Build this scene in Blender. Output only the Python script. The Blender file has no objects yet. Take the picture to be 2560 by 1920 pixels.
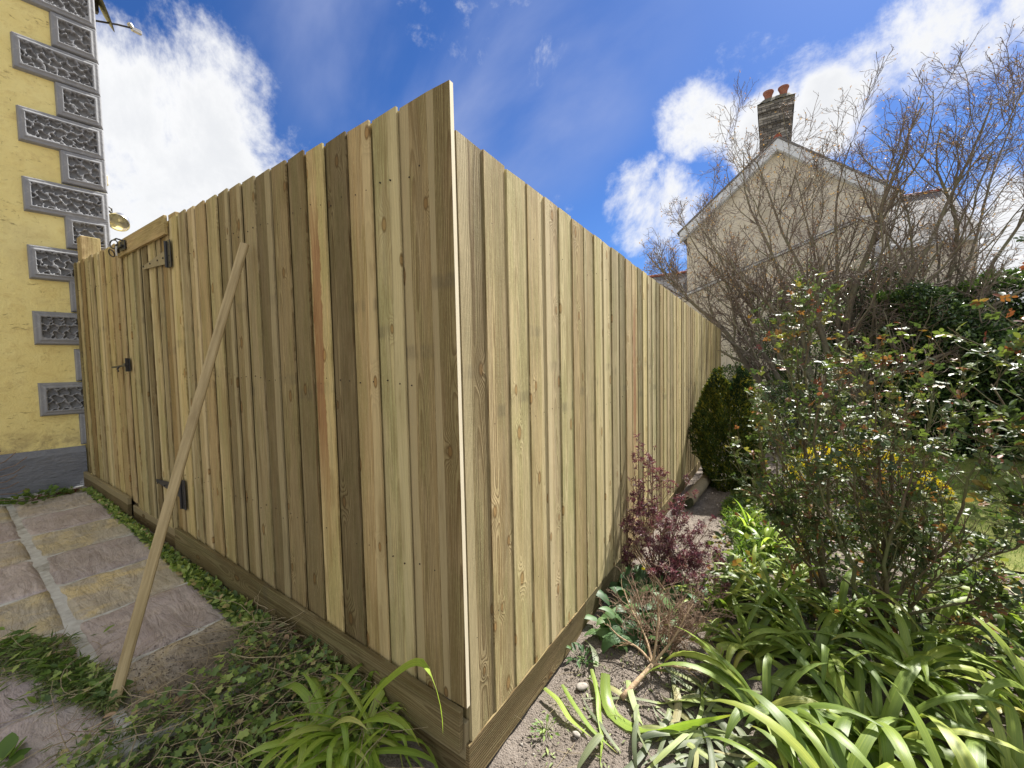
import bpy, math, random
import numpy as np
from mathutils import Vector, Matrix

random.seed(11)
rng = np.random.default_rng(11)
scene = bpy.context.scene
COL = scene.collection

# ------------------------------------------------------------------ camera
FPX = 1010.0
up_c = np.array([-435., 20440., 1010.]); up_c /= np.linalg.norm(up_c)
bk = np.array([0, 0, 1.])
f_c = -bk + (bk @ up_c) * up_c; f_c /= np.linalg.norm(f_c)
r_c = np.cross(f_c, up_c)
ya = math.radians(32.9)
Fw = np.array([-math.sin(ya), math.cos(ya), 0]); Rw = np.array([math.cos(ya), math.sin(ya), 0]); Zw = np.array([0, 0, 1.])
MC = np.outer(Rw, r_c) + np.outer(Fw, f_c) + np.outer(Zw, up_c)
CAM = np.array([0.885, -1.036, 1.361])
cd = bpy.data.cameras.new('camera'); cam = bpy.data.objects.new('camera', cd); COL.objects.link(cam)
cd.sensor_width = 36; cd.sensor_fit = 'HORIZONTAL'; cd.lens = FPX / 2560 * 36
cd.clip_start = 0.02; cd.clip_end = 3000
m4 = Matrix([[*MC[0], CAM[0]], [*MC[1], CAM[1]], [*MC[2], CAM[2]], [0, 0, 0, 1]])
cam.matrix_world = m4
scene.camera = cam

# ------------------------------------------------------------------ light, exposure
SUN_AZ = math.radians(12)      # from +Y towards +X
SUN_EL = math.radians(50)
SUN_DIR = Vector((math.sin(SUN_AZ) * math.cos(SUN_EL), math.cos(SUN_AZ) * math.cos(SUN_EL), math.sin(SUN_EL)))
sl = bpy.data.lights.new('sun', 'SUN'); so = bpy.data.objects.new('sun', sl); COL.objects.link(so)
sl.energy = 4.4; sl.angle = math.radians(0.55); sl.color = (1.0, 0.955, 0.88)
so.rotation_euler = SUN_DIR.to_track_quat('Z', 'Y').to_euler()
so.location = (3, 6, 12)
scene.view_settings.view_transform = 'Standard'
scene.view_settings.look = 'None'
scene.view_settings.gamma = 1
scene.view_settings.use_curve_mapping = False
scene.view_settings.exposure = 1.42
scene.render.engine = 'CYCLES'
scene.cycles.max_bounces = 5
scene.cycles.diffuse_bounces = 3
scene.cycles.transparent_max_bounces = 8

# ------------------------------------------------------------------ node helpers
class NT:
    def __init__(s, tree):
        s.t = tree; tree.nodes.clear()
    def n(s, typ, ins=None, **kw):
        nd = s.t.nodes.new(typ)
        for k, v in kw.items(): setattr(nd, k, v)
        if ins:
            for k, v in ins.items():
                sock = nd.inputs[k]
                if isinstance(v, bpy.types.NodeSocket): s.t.links.new(v, sock)
                else: sock.default_value = v
        return nd
    def m(s, op, a, b=0.0, c=0.0, clamp=False):
        nd = s.t.nodes.new('ShaderNodeMath'); nd.operation = op; nd.use_clamp = clamp
        for i, v in enumerate((a, b, c)):
            if isinstance(v, bpy.types.NodeSocket): s.t.links.new(v, nd.inputs[i])
            else: nd.inputs[i].default_value = v
        return nd.outputs[0]
    def vm(s, op, a, b=(0, 0, 0), out=0):
        nd = s.t.nodes.new('ShaderNodeVectorMath'); nd.operation = op
        for i, v in enumerate((a, b)):
            if isinstance(v, bpy.types.NodeSocket): s.t.links.new(v, nd.inputs[i])
            else: nd.inputs[i].default_value = v
        return nd.outputs[out]
    def mix(s, fac, a, b, mode='MIX'):
        nd = s.t.nodes.new('ShaderNodeMix'); nd.data_type = 'RGBA'; nd.blend_type = mode; nd.clamp_factor = True
        for sock, v in ((nd.inputs[0], fac), (nd.inputs[6], a), (nd.inputs[7], b)):
            if isinstance(v, bpy.types.NodeSocket): s.t.links.new(v, sock)
            else:
                if sock is not nd.inputs[0] and not isinstance(v, float) and len(v) == 3: v = (*v, 1)
                sock.default_value = v
        return nd.outputs[2]
    def mr(s, v, a, b, c=0.0, d=1.0, smooth=False):
        nd = s.t.nodes.new('ShaderNodeMapRange')
        if smooth: nd.interpolation_type = 'SMOOTHSTEP'
        for i, x in enumerate((v, a, b, c, d)):
            if isinstance(x, bpy.types.NodeSocket): s.t.links.new(x, nd.inputs[i])
            else: nd.inputs[i].default_value = x
        return nd.outputs[0]
    def noise(s, vec, scale, detail=4, rough=0.5, dist=0.0, w=None, out=0):
        nd = s.t.nodes.new('ShaderNodeTexNoise')
        nd.noise_dimensions = '4D' if w is not None else '3D'
        s.t.links.new(vec, nd.inputs['Vector'])
        if w is not None:
            if isinstance(w, bpy.types.NodeSocket): s.t.links.new(w, nd.inputs['W'])
            else: nd.inputs['W'].default_value = w
        nd.inputs['Scale'].default_value = scale; nd.inputs['Detail'].default_value = detail
        nd.inputs['Roughness'].default_value = rough; nd.inputs['Distortion'].default_value = dist
        return nd.outputs[out]
    def ramp(s, fac, stops):
        nd = s.t.nodes.new('ShaderNodeValToRGB'); s.t.links.new(fac, nd.inputs[0])
        el = nd.color_ramp.elements
        while len(el) < len(stops): el.new(0.5)
        for e, (p, c) in zip(el, stops):
            e.position = p; e.color = (*c, 1) if len(c) == 3 else c
        return nd.outputs[0]
    def link(s, a, b): s.t.links.new(a, b)

def newmat(name):
    m = bpy.data.materials.new(name); m.use_nodes = True
    return m, NT(m.node_tree)

def finish(g, col, rough=0.8, bump=None, bstr=0.5, bdist=0.01, metal=0.0, spec=0.5, trans=0.0, tcol=None):
    p = g.n('ShaderNodeBsdfPrincipled', {'Metallic': metal, 'Specular IOR Level': spec})
    for k, v in (('Base Color', col), ('Roughness', rough)):
        if isinstance(v, bpy.types.NodeSocket): g.link(v, p.inputs[k])
        else: p.inputs[k].default_value = (*v, 1) if k == 'Base Color' and len(v) == 3 else v
    nrm = None
    if bump is not None:
        b = g.n('ShaderNodeBump', {'Height': bump, 'Strength': bstr, 'Distance': bdist})
        nrm = b.outputs[0]; g.link(nrm, p.inputs['Normal'])
    sh = p.outputs[0]
    if trans > 0:
        t = g.n('ShaderNodeBsdfTranslucent')
        c = tcol if tcol is not None else col
        if isinstance(c, bpy.types.NodeSocket): g.link(c, t.inputs[0])
        else: t.inputs[0].default_value = (*c, 1)
        if nrm is not None: g.link(nrm, t.inputs['Normal'])
        mx = g.n('ShaderNodeMixShader', {0: trans}); g.link(sh, mx.inputs[1]); g.link(t.outputs[0], mx.inputs[2]); sh = mx.outputs[0]
    o = g.n('ShaderNodeOutputMaterial'); g.link(sh, o.inputs[0])

# ------------------------------------------------------------------ world: Nishita sky with broken cloud
world = bpy.data.worlds.new('World'); scene.world = world; world.use_nodes = True
g = NT(world.node_tree)
sky = g.n('ShaderNodeTexSky', sky_type='NISHITA', sun_disc=False)
sky.sun_elevation = SUN_EL; sky.sun_rotation = SUN_AZ; sky.air_density = 1.0; sky.dust_density = 0.35; sky.ozone_density = 2.2
tc = g.n('ShaderNodeTexCoord').outputs['Generated']
dirn = g.vm('NORMALIZE', tc)
hs = g.n('ShaderNodeHueSaturation', {'Saturation': 1.22, 'Value': 1.0, 'Color': sky.outputs[0]}).outputs[0]
blue = g.mix(1.0, hs, (0.205, 0.262, 0.38), 'MULTIPLY')
nz = g.noise(dirn, 3.6, 9, 0.66, 0.25)
nz2 = g.noise(dirn, 1.5, 3, 0.5)
def mask(c, r0, r1, k):
    v = np.array(c, float); v /= np.linalg.norm(v)
    d = g.vm('DOT_PRODUCT', dirn, tuple(v), out=1)
    return g.m('MULTIPLY', g.mr(d, math.cos(r1), math.cos(r0), 0, 1, True), k)
ms = [mask((-.90, .28, .31), .08, .33, .44), mask((-.865, .355, .35), .02, .17, .38), mask((-.885, .22, .42), .02, .17, .38), mask((-.855, .185, .49), .0, .11, .34),
      mask((-.79, .485, .33), .0, .20, .42),
      mask((-.215, .91, .33), .02, .15, .40), mask((-.135, .875, .45), .0, .10, .40), mask((-.02, .90, .41), .0, .09, .30), mask((.085, .905, .42), .0, .085, .28),
      mask((.20, .865, .475), .0, .12, .38), mask((.27, .86, .43), .0, .13, .38), mask((.36, .84, .42), .0, .14, .36), mask((.30, .95, .12), .05, .20, .40),
      mask((-.405, .845, .345), .005, .055, .24), mask((-.44, .80, .385), .0, .03, .2)]
acc = ms[0]
for k in ms[1:]: acc = g.m('MAXIMUM', acc, k)
# unseen cloud added: dense behind the camera to fill the shade, some at right
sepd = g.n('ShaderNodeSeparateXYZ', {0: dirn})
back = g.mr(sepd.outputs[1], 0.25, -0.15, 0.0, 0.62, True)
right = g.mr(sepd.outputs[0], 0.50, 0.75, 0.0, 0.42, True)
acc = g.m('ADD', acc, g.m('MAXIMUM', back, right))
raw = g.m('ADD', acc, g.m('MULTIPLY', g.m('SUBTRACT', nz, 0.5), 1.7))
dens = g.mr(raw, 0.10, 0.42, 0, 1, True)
cs = g.n('ShaderNodeMapping', {'Vector': dirn, 'Scale': (1.2, 4.5, 2.6), 'Rotation': (0.3, 0.5, 0.2)}).outputs[0]
cir = g.noise(cs, 1.3, 7, 0.5, 0.25)
cirm = g.m('ADD', mask((-.52, .62, .60), .05, .42, .95), mask((-.30, .74, .63), .05, .25, .6))
cirrus = g.m('MULTIPLY', g.mr(cir, 0.32, 0.80, 0, 0.75, True), g.m('MINIMUM', cirm, 1.0))
shade = g.noise(dirn, 5.5, 6, 0.55)
thick = g.mr(g.m('ADD', raw, g.m('MULTIPLY', shade, 0.35)), 0.34, 0.80, 0, 1, True)
ccol = g.mix(thick, (3.25, 3.26, 3.28), (2.65, 2.7, 2.8))
c1 = g.mix(cirrus, blue, (1.42, 1.65, 2.5))
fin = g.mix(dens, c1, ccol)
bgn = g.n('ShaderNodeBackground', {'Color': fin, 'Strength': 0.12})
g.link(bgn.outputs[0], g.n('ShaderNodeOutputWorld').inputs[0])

# ------------------------------------------------------------------ mesh and object helpers
def tag(o, label=None, cat=None, group=None, kind=None):
    if label: o['label'] = label
    if cat: o['category'] = cat
    if group: o['group'] = group
    if kind: o['kind'] = kind
    return o

def mesh_from(name, V, F, mat=None, smooth=False, attrs=None):
    """V (n,3) array; F list of (k,n) int arrays or list of python lists"""
    me = bpy.data.meshes.new(name)
    V = np.asarray(V, dtype=np.float32).reshape(-1, 3)
    if isinstance(F, np.ndarray): F = [F]
    if len(F) and isinstance(F[0], np.ndarray):
        F = [f for f in F if len(f)]
        nl = sum(f.size for f in F); nf = sum(len(f) for f in F)
        loops = np.concatenate([f.ravel() for f in F]).astype(np.int32)
        tot = np.concatenate([np.full(len(f), f.shape[1]) for f in F]).astype(np.int32)
        st = np.concatenate([[0], np.cumsum(tot)[:-1]]).astype(np.int32)
        me.vertices.add(len(V)); me.vertices.foreach_set('co', V.ravel())
        me.loops.add(nl); me.loops.foreach_set('vertex_index', loops)
        me.polygons.add(nf); me.polygons.foreach_set('loop_start', st); me.polygons.foreach_set('loop_total', tot)
        if smooth: me.polygons.foreach_set('use_smooth', np.ones(nf, dtype=bool))
        me.update(calc_edges=True)
    else:
        me.from_pydata([tuple(map(float, v)) for v in V], [], [tuple(map(int, f)) for f in F]); me.update()
        if smooth: me.polygons.foreach_set('use_smooth', np.ones(len(me.polygons), dtype=bool))
    if attrs:
        for k, a in attrs.items():
            at = me.attributes.new(k, 'FLOAT', 'POINT'); at.data.foreach_set('value', np.asarray(a, dtype=np.float32).ravel())
    if mat: me.materials.append(mat)
    return me

def obj(name, me, parent=None, loc=(0, 0, 0), rot=(0, 0, 0), color=None, kind=None):
    o = bpy.data.objects.new(name, me); COL.objects.link(o)
    o.location = loc; o.rotation_euler = rot
    if parent: o.parent = parent
    if color is not None: o.color = (*color, 1) if len(color) == 3 else color
    if kind: o['kind'] = kind
    return o

def thing(name, label, cat, loc=(0, 0, 0), group=None, rot=(0, 0, 0)):
    o = bpy.data.objects.new(name, None); COL.objects.link(o); o.location = loc; o.rotation_euler = rot
    o.empty_display_size = 0.1
    return tag(o, label, cat, group)

class MB:
    def __init__(s): s.v = []; s.f = []
    def add(s, V, F):
        b = len(s.v); s.v += [tuple(map(float, p)) for p in V]; s.f += [tuple(i + b for i in f) for f in F]; return s
    def box(s, a, b, bev=0.0, M=None):
        (x0, y0, z0), (x1, y1, z1) = a, b
        if bev <= 0:
            V = [(x0, y0, z0), (x1, y0, z0), (x1, y1, z0), (x0, y1, z0), (x0, y0, z1), (x1, y0, z1), (x1, y1, z1), (x0, y1, z1)]
            F = [(3, 2, 1, 0), (4, 5, 6, 7), (0, 1, 5, 4), (1, 2, 6, 5), (2, 3, 7, 6), (3, 0, 4, 7)]
        else:
            c = bev; V = []; F = []
            for z, k in ((z0, c), (z0 + c, 0), (z1 - c, 0), (z1, c)):
                X0, X1, Y0, Y1 = x0 + k, x1 - k, y0 + k, y1 - k
                V += [(X0 + c, Y0, z), (X1 - c, Y0, z), (X1, Y0 + c, z), (X1, Y1 - c, z), (X1 - c, Y1, z), (X0 + c, Y1, z), (X0, Y1 - c, z), (X0, Y0 + c, z)]
            F.append(tuple(range(7, -1, -1))); F.append(tuple(range(24, 32)))
            for L in range(3):
                for i in range(8):
                    j = (i + 1) % 8; F.append((L * 8 + i, L * 8 + j, L * 8 + 8 + j, L * 8 + 8 + i))
        if M is not None: V = [tuple(M @ Vector(p)) for p in V]
        return s.add(V, F)
    def lathe(s, prof, n=16, M=None, cap=True):
        V = []; F = []
        for (r, z) in prof:
            for i in range(n):
                a = 2 * math.pi * i / n; V.append((r * math.cos(a), r * math.sin(a), z))
        for L in range(len(prof) - 1):
            for i in range(n):
                j = (i + 1) % n; F.append((L * n + i, L * n + j, L * n + n + j, L * n + n + i))
        if cap:
            F.append(tuple(range(n - 1, -1, -1))); F.append(tuple(range((len(prof) - 1) * n, len(prof) * n)))
        if M is not None: V = [tuple(M @ Vector(p)) for p in V]
        return s.add(V, F)
    def tube(s, pts, rad, n=8):
        pts = np.array(pts, float); rad = np.broadcast_to(np.array(rad, float), (len(pts),))
        V, F = tubes(pts[None], rad[None], n, cap=True)
        for f in F: s.add([], [])
        b = len(s.v); s.v += [tuple(p) for p in V.tolist()]
        for f in F: s.f += [tuple(i + b for i in q) for q in f.tolist()]
        return s
    def prism(s, poly, d0, d1, M=None):
        """poly in local (x,z), extruded along y from d0 to d1"""
        n = len(poly)
        V = [(x, d0, z) for x, z in poly] + [(x, d1, z) for x, z in poly]
        F = [tuple(range(n)), tuple(range(2 * n - 1, n - 1, -1))] + [((i + 1) % n, i, i + n, (i + 1) % n + n) for i in range(n)]
        if M is not None: V = [tuple(M @ Vector(p)) for p in V]
        return s.add(V, F)
    def mesh(s, name, mat, smooth=False): return mesh_from(name, np.array(s.v), s.f, mat, smooth)
    def build(s, name, mat, parent=None, smooth=False, loc=(0, 0, 0), rot=(0, 0, 0), color=None, kind=None):
        return obj(name, s.mesh(name, mat, smooth), parent, loc, rot, color, kind)

def tubes(P, R, n=4, cap=False):
    """P (M,N,3), R (M,N) -> V, [F]"""
    M, N, _ = P.shape
    T = np.empty_like(P); T[:, 1:-1] = P[:, 2:] - P[:, :-2]; T[:, 0] = P[:, 1] - P[:, 0]; T[:, -1] = P[:, -1] - P[:, -2]
    T /= np.linalg.norm(T, axis=2, keepdims=True) + 1e-12
    mean = P[:, -1] - P[:, 0]; mean /= np.linalg.norm(mean, axis=1, keepdims=True) + 1e-12
    ax = np.argmin(np.abs(mean), axis=1); ref = np.eye(3)[ax][:, None, :]
    U = np.cross(T, np.broadcast_to(ref, T.shape)); U /= np.linalg.norm(U, axis=2, keepdims=True) + 1e-9
    W = np.cross(T, U)
    a = np.arange(n) * 2 * np.pi / n
    V = P[:, :, None, :] + R[:, :, None, None] * (np.cos(a)[None, None, :, None] * U[:, :, None, :] + np.sin(a)[None, None, :, None] * W[:, :, None, :])
    idx = np.arange(M * N * n).reshape(M, N, n)
    i0 = idx[:, :-1, :]; i1 = idx[:, 1:, :]
    F = np.stack([i0, i1, np.roll(i1, -1, axis=2), np.roll(i0, -1, axis=2)], axis=-1).reshape(-1, 4)
    Fs = [F]
    if cap:
        Fs.append(idx[:, 0, ::1].reshape(M, n)); Fs.append(idx[:, -1, ::-1].reshape(M, n))
    return V.reshape(-1, 3), Fs

def vnoise(x, y, seed=0):
    """value noise in numpy"""
    xi = np.floor(x).astype(np.int64); yi = np.floor(y).astype(np.int64); fx = x - xi; fy = y - yi
    fx = fx * fx * (3 - 2 * fx); fy = fy * fy * (3 - 2 * fy)
    def h(a, b):
        n = (a * 374761393 + b * 668265263 + seed * 974711) & 0xffffffff
        n = ((n ^ (n >> 13)) * 1274126177) & 0xffffffff
        return ((n ^ (n >> 16)) & 0xffff) / 65535.0
    return (h(xi, yi) * (1 - fx) + h(xi + 1, yi) * fx) * (1 - fy) + (h(xi, yi + 1) * (1 - fx) + h(xi + 1, yi + 1) * fx) * fy

def fbm(x, y, seed=0, o=4):
    s = 0; a = 0.5
    for k in range(o): s = s + a * vnoise(x * 2 ** k, y * 2 ** k, seed + k); a *= 0.5
    return s

def sstep(a, b, x): 
    t = np.clip((x - a) / (b - a), 0, 1); return t * t * (3 - 2 * t)
# ------------------------------------------------------------------ materials
def wood_material(name, stain=False, grainy=1.0, rot=False):
    """sawn treated softwood; local z runs along the board, x across; base colour = object colour"""
    m, g = newmat(name)
    oi = g.n('ShaderNodeObjectInfo')
    tc = g.n('ShaderNodeTexCoord').outputs['Object']
    sp = g.n('ShaderNodeSeparateXYZ', {0: tc}); x, y, z = sp.outputs[0], sp.outputs[1], sp.outputs[2]
    rnd = oi.outputs['Random']; seed = g.m('MULTIPLY', rnd, 87.0)
    r2 = g.m('FRACT', g.m('MULTIPLY', rnd, 17.31)); r3 = g.m('FRACT', g.m('MULTIPLY', rnd, 41.7)); r4 = g.m('FRACT', g.m('MULTIPLY', rnd, 71.13))
    base = oi.outputs['Color']; con = oi.outputs['Alpha']
    def vec(sx, sy, sz):
        c = g.n('ShaderNodeCombineXYZ', {0: g.m('MULTIPLY', x, sx), 1: g.m('MULTIPLY_ADD', y, sy, seed), 2: g.m('MULTIPLY', z, sz)})
        return c.outputs[0]
    # slow wander of the pith
    n1 = g.m('SUBTRACT', g.noise(vec(2.5, 2.5, 0.9), 1.0, 2, 0.5), 0.5)
    n2 = g.m('SUBTRACT', g.noise(vec(9, 9, 2.6), 1.0, 3, 0.55), 0.5)
    # knots
    kv = g.n('ShaderNodeCombineXYZ', {0: g.m('ADD', g.m('MULTIPLY', x, 5.0), g.m('ADD', g.m('MULTIPLY', n2, 0.06), g.m('MULTIPLY', seed, 3.1))), 1: g.m('ADD', g.m('MULTIPLY', z, 2.5), seed)}).outputs[0]
    vo = g.n('ShaderNodeTexVoronoi', voronoi_dimensions='2D'); g.link(kv, vo.inputs['Vector']); vo.inputs['Scale'].default_value = 1.0; vo.inputs['Randomness'].default_value = 0.9; vo.feature = 'F1'
    kd = vo.outputs['Distance']
    kpos = g.m('FRACT', g.m('MULTIPLY', g.n('ShaderNodeSeparateXYZ', {0: vo.outputs['Color']}).outputs[0], 3.7))
    kon = g.m('GREATER_THAN', kpos, 0.22)
    kr = g.m('ADD', 0.030, g.m('MULTIPLY', kpos, 0.045))
    kbump = g.m('MULTIPLY', g.m('EXPONENT', g.m('MULTIPLY', g.m('POWER', g.m('DIVIDE', kd, g.m('MULTIPLY', kr, 2.4)), 2.0), -1.0)), kon)
    xx = g.m('ADD', g.m('SUBTRACT', x, g.m('MULTIPLY', g.m('SUBTRACT', r2, 0.5), 0.13)), g.m('MULTIPLY', n1, 0.07))
    dep = g.m('ADD', g.m('ADD', 0.012, g.m('MULTIPLY', r3, 0.05)), g.m('MULTIPLY', z, g.m('MULTIPLY', g.m('SUBTRACT', r4, 0.45), 0.035)))
    dep = g.m('ADD', dep, g.m('MULTIPLY', n1, 0.05))
    rad = g.m('SQRT', g.m('ADD', g.m('MULTIPLY', xx, xx), g.m('MULTIPLY', dep, dep)))
    rad = g.m('ADD', rad, g.m('MULTIPLY', n2, 0.006))
    rad = g.m('ADD', rad, g.m('MULTIPLY', kbump, 0.030))
    freq = g.m('ADD', 105.0, g.m('MULTIPLY', r4, 90.0))
    ph = g.m('FRACT', g.m('MULTIPLY', rad, freq))
    late = g.m('MULTIPLY', g.mr(ph, 0.25, 0.86, 0, 1, True), g.mr(ph, 0.90, 1.0, 1, 0, True))
    fib = g.noise(vec(330, 60, 5.0), 1.0, 4, 0.7)
    streak = g.noise(vec(42, 20, 0.75), 1.0, 4, 0.6)
    blot = g.noise(vec(13, 6, 2.3), 1.0, 5, 0.62, 0.3)
    fine = g.noise(vec(240, 120, 60), 1.0, 3, 0.65)
    # circular-saw marks
    arc = g.m('ADD', z, g.m('MULTIPLY', g.m('MULTIPLY', x, x), g.m('MULTIPLY', g.m('SUBTRACT', r3, 0.5), 9.0)))
    saw = g.n('ShaderNodeTexNoise'); saw.noise_dimensions = '1D'; g.link(g.m('MULTIPLY', arc, 150.0), saw.inputs['W']); saw.inputs['Detail'].default_value = 2
    sawv = g.m('MULTIPLY', saw.outputs[0], g.mr(blot, 0.4, 0.7, 0.15, 1))
    dark = g.mix(1.0, base, (0.36, 0.285, 0.20), 'MULTIPLY')
    pale = g.mix(1.0, base, (1.34, 1.31, 1.24), 'MULTIPLY')
    green = g.mix(1.0, base, (0.84, 0.93, 0.74), 'MULTIPLY')
    c = g.mix(g.mr(streak, 0.35, 0.65, 0, 1), base, pale)
    c = g.mix(g.mr(blot, 0.42, 0.62, 0, 0.65, True), c, green)
    c = g.mix(g.m('MULTIPLY', g.m('MULTIPLY', late, con), g.mr(streak, 0.3, 0.7, 0.55, 1.0)), c, dark)
    c = g.mix(g.mr(fib, 0.42, 0.68, 0, 0.72), c, dark)
    c = g.mix(g.m('MULTIPLY', g.mr(g.m('ADD', g.m('MULTIPLY', fine, .7), g.m('MULTIPLY', saw.outputs[0], .3)), 0.52, 0.68, 0, 0.34), g.mr(blot, .35, .6, .4, 1)), c, dark)
    c = g.mix(g.mr(fine, 0.42, 0.30, 0, 0.35), c, pale)
    c = g.mix(g.mr(streak, 0.56, 0.70, 0, 0.40, True), c, g.mix(1.0, base, (0.62, 0.54, 0.42), 'MULTIPLY'))
    side = g.m('ADD', g.m('MULTIPLY', x, g.m('SIGN', g.m('SUBTRACT', r3, 0.5))), g.m('MULTIPLY', n1, 0.05))
    sapw = g.m('MULTIPLY', g.mr(side, 0.022, 0.026, 0, 1, True), g.m('GREATER_THAN', r2, 0.45))
    c = g.mix(g.m('MULTIPLY', sapw, 0.6), c, g.mix(0.5, pale, (0.50, 0.44, 0.27)))
    # weather and handling stains
    st = g.noise(vec(8, 4, 1.1), 1.0, 5, 0.65, 0.6)
    c = g.mix(g.mr(st, 0.52, 0.72, 0, 0.70, True), c, g.mix(1.0, base, (0.52, 0.45, 0.35), 'MULTIPLY'))
    sticker = g.m('MULTIPLY', g.mr(g.m('ABSOLUTE', g.m('SUBTRACT', z, g.m('ADD', 1.02, g.m('MULTIPLY', r2, 0.5)))), 0.012, 0.035, 1, 0, True), g.mr(blot, 0.45, 0.6, 0, 1))
    c = g.mix(g.m('MULTIPLY', sticker, 0.35), c, (0.10, 0.085, 0.06))
    # knots
    kc = g.m('MULTIPLY', g.mr(kd, kr, g.m('MULTIPLY', kr, 0.78), 0, 1, True), kon)
    krim = g.m('MULTIPLY', g.m('MULTIPLY', g.mr(kd, g.m('MULTIPLY', kr, 1.35), kr, 0, 1, True), g.mr(kd, g.m('MULTIPLY', kr, .6), g.m('MULTIPLY', kr, 0.85), 0, 1, True)), kon)
    kring = g.m('FRACT', g.m('MULTIPLY', kd, 90.0))
    kcol = g.mix(g.m('MULTIPLY', kring, 0.5), g.mix(1.0, base, (0.74, 0.56, 0.38), 'MULTIPLY'), g.mix(1.0, base, (0.45, 0.32, 0.2), 'MULTIPLY'))
    c = g.mix(g.m('MULTIPLY', kc, 0.85), c, kcol)
    c = g.mix(g.m('MULTIPLY', krim, 0.75), c, g.mix(1.0, base, (0.36, 0.28, 0.19), 'MULTIPLY'))
    if stain:
        wob = g.m('MULTIPLY', g.m('SUBTRACT', g.noise(vec(0, 0, 2.2), 1.0, 4, 0.6), 0.5), 0.07)
        wid = g.m('MULTIPLY', g.noise(vec(0, 0, 3.3), 1.0, 5, 0.75), 0.075)
        ds = g.m('SUBTRACT', g.m('ABSOLUTE', g.m('ADD', g.m('ADD', x, 0.022), wob)), wid)
        sm = g.m('MULTIPLY', g.mr(ds, 0.004, -0.004, 0, 1), g.mr(z, 0.35, 1.0, 0.0, 1.0, True))
        sm = g.m('MULTIPLY', sm, g.mr(z, 1.95, 1.7, 0.25, 1.0))
        sc = g.mix(g.mr(fib, 0.3, 0.7), (0.33, 0.13, 0.05), (0.17, 0.06, 0.03))
        c = g.mix(g.m('MULTIPLY', sm, 0.68), c, sc)
    h = g.m('ADD', g.m('MULTIPLY', late, g.m('MULTIPLY', con, 0.5)), g.m('MULTIPLY', fib, 0.55))
    h = g.m('ADD', h, g.m('MULTIPLY', fine, 0.35)); h = g.m('ADD', h, g.m('MULTIPLY', sawv, 0.55))
    h = g.m('ADD', h, g.m('MULTIPLY', blot, 0.5))
    finish(g, c, 0.86, h, min(1, 0.75 * grainy), 0.0022 * grainy, spec=0.25)
    return m

def noisy(name, c1, c2, scale, rough=0.85, bs=60, bd=0.003, bstr=0.6, detail=6, c3=None, s3=3.0, spec=0.3, metal=0.0, stretch=None):
    m, g = newmat(name)
    tc = g.n('ShaderNodeTexCoord').outputs['Object']
    if stretch: tc = g.n('ShaderNodeMapping', {'Vector': tc, 'Scale': stretch}).outputs[0]
    a = g.noise(tc, scale, detail, 0.6, 0.2)
    c = g.mix(g.mr(a, 0.35, 0.65), c1, c2)
    if c3 is not None: c = g.mix(g.mr(g.noise(tc, s3, 5, 0.65, 0.4), 0.5, 0.68, 0, 0.8, True), c, c3)
    b = g.noise(tc, bs, 5, 0.6)
    finish(g, c, rough, b, bstr, bd, spec=spec, metal=metal)
    return m

MW = wood_material('sawn_wood'); MWS = wood_material('sawn_wood_resin', True); MWR = wood_material('rough_sawn_wood', False, 1.7)
MWRS = wood_material('rough_sawn_wood_resin', True, 1.6)
def m_edge():
    m, g = newmat('fresh_cut_wood')
    oi = g.n('ShaderNodeObjectInfo'); tc = g.n('ShaderNodeTexCoord').outputs['Object']
    a = g.noise(g.n('ShaderNodeMapping', {'Vector': tc, 'Scale': (60, 60, 6)}).outputs[0], 1.0, 4)
    c = g.mix(a, (0.78, 0.68, 0.47), (0.90, 0.82, 0.62))
    finish(g, c, 0.8, a, 0.3, 0.001)
    return m
MEDGE = m_edge()
def m_prop():
    m, g = newmat('planed_timber')
    tc = g.n('ShaderNodeTexCoord').outputs['Object']
    s = g.noise(g.n('ShaderNodeMapping', {'Vector': tc, 'Scale': (70, 70, 4)}).outputs[0], 1.0, 5, 0.6)
    b = g.noise(g.n('ShaderNodeMapping', {'Vector': tc, 'Scale': (14, 14, 3)}).outputs[0], 1.0, 5, 0.65)
    f = g.noise(tc, 240, 3, 0.6)
    c = g.mix(g.mr(s, 0.3, 0.7), (0.30, 0.23, 0.11), (0.50, 0.40, 0.22))
    c = g.mix(g.mr(b, 0.5, 0.7, 0, 0.6), c, (0.20, 0.145, 0.07))
    c = g.mix(g.mr(f, 0.62, 0.75, 0, 0.35), c, (0.62, 0.55, 0.38))
    finish(g, c, 0.75, g.m('ADD', s, g.m('MULTIPLY', f, 0.5)), 0.5, 0.0015)
    return m
MPROP = m_prop()

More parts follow.
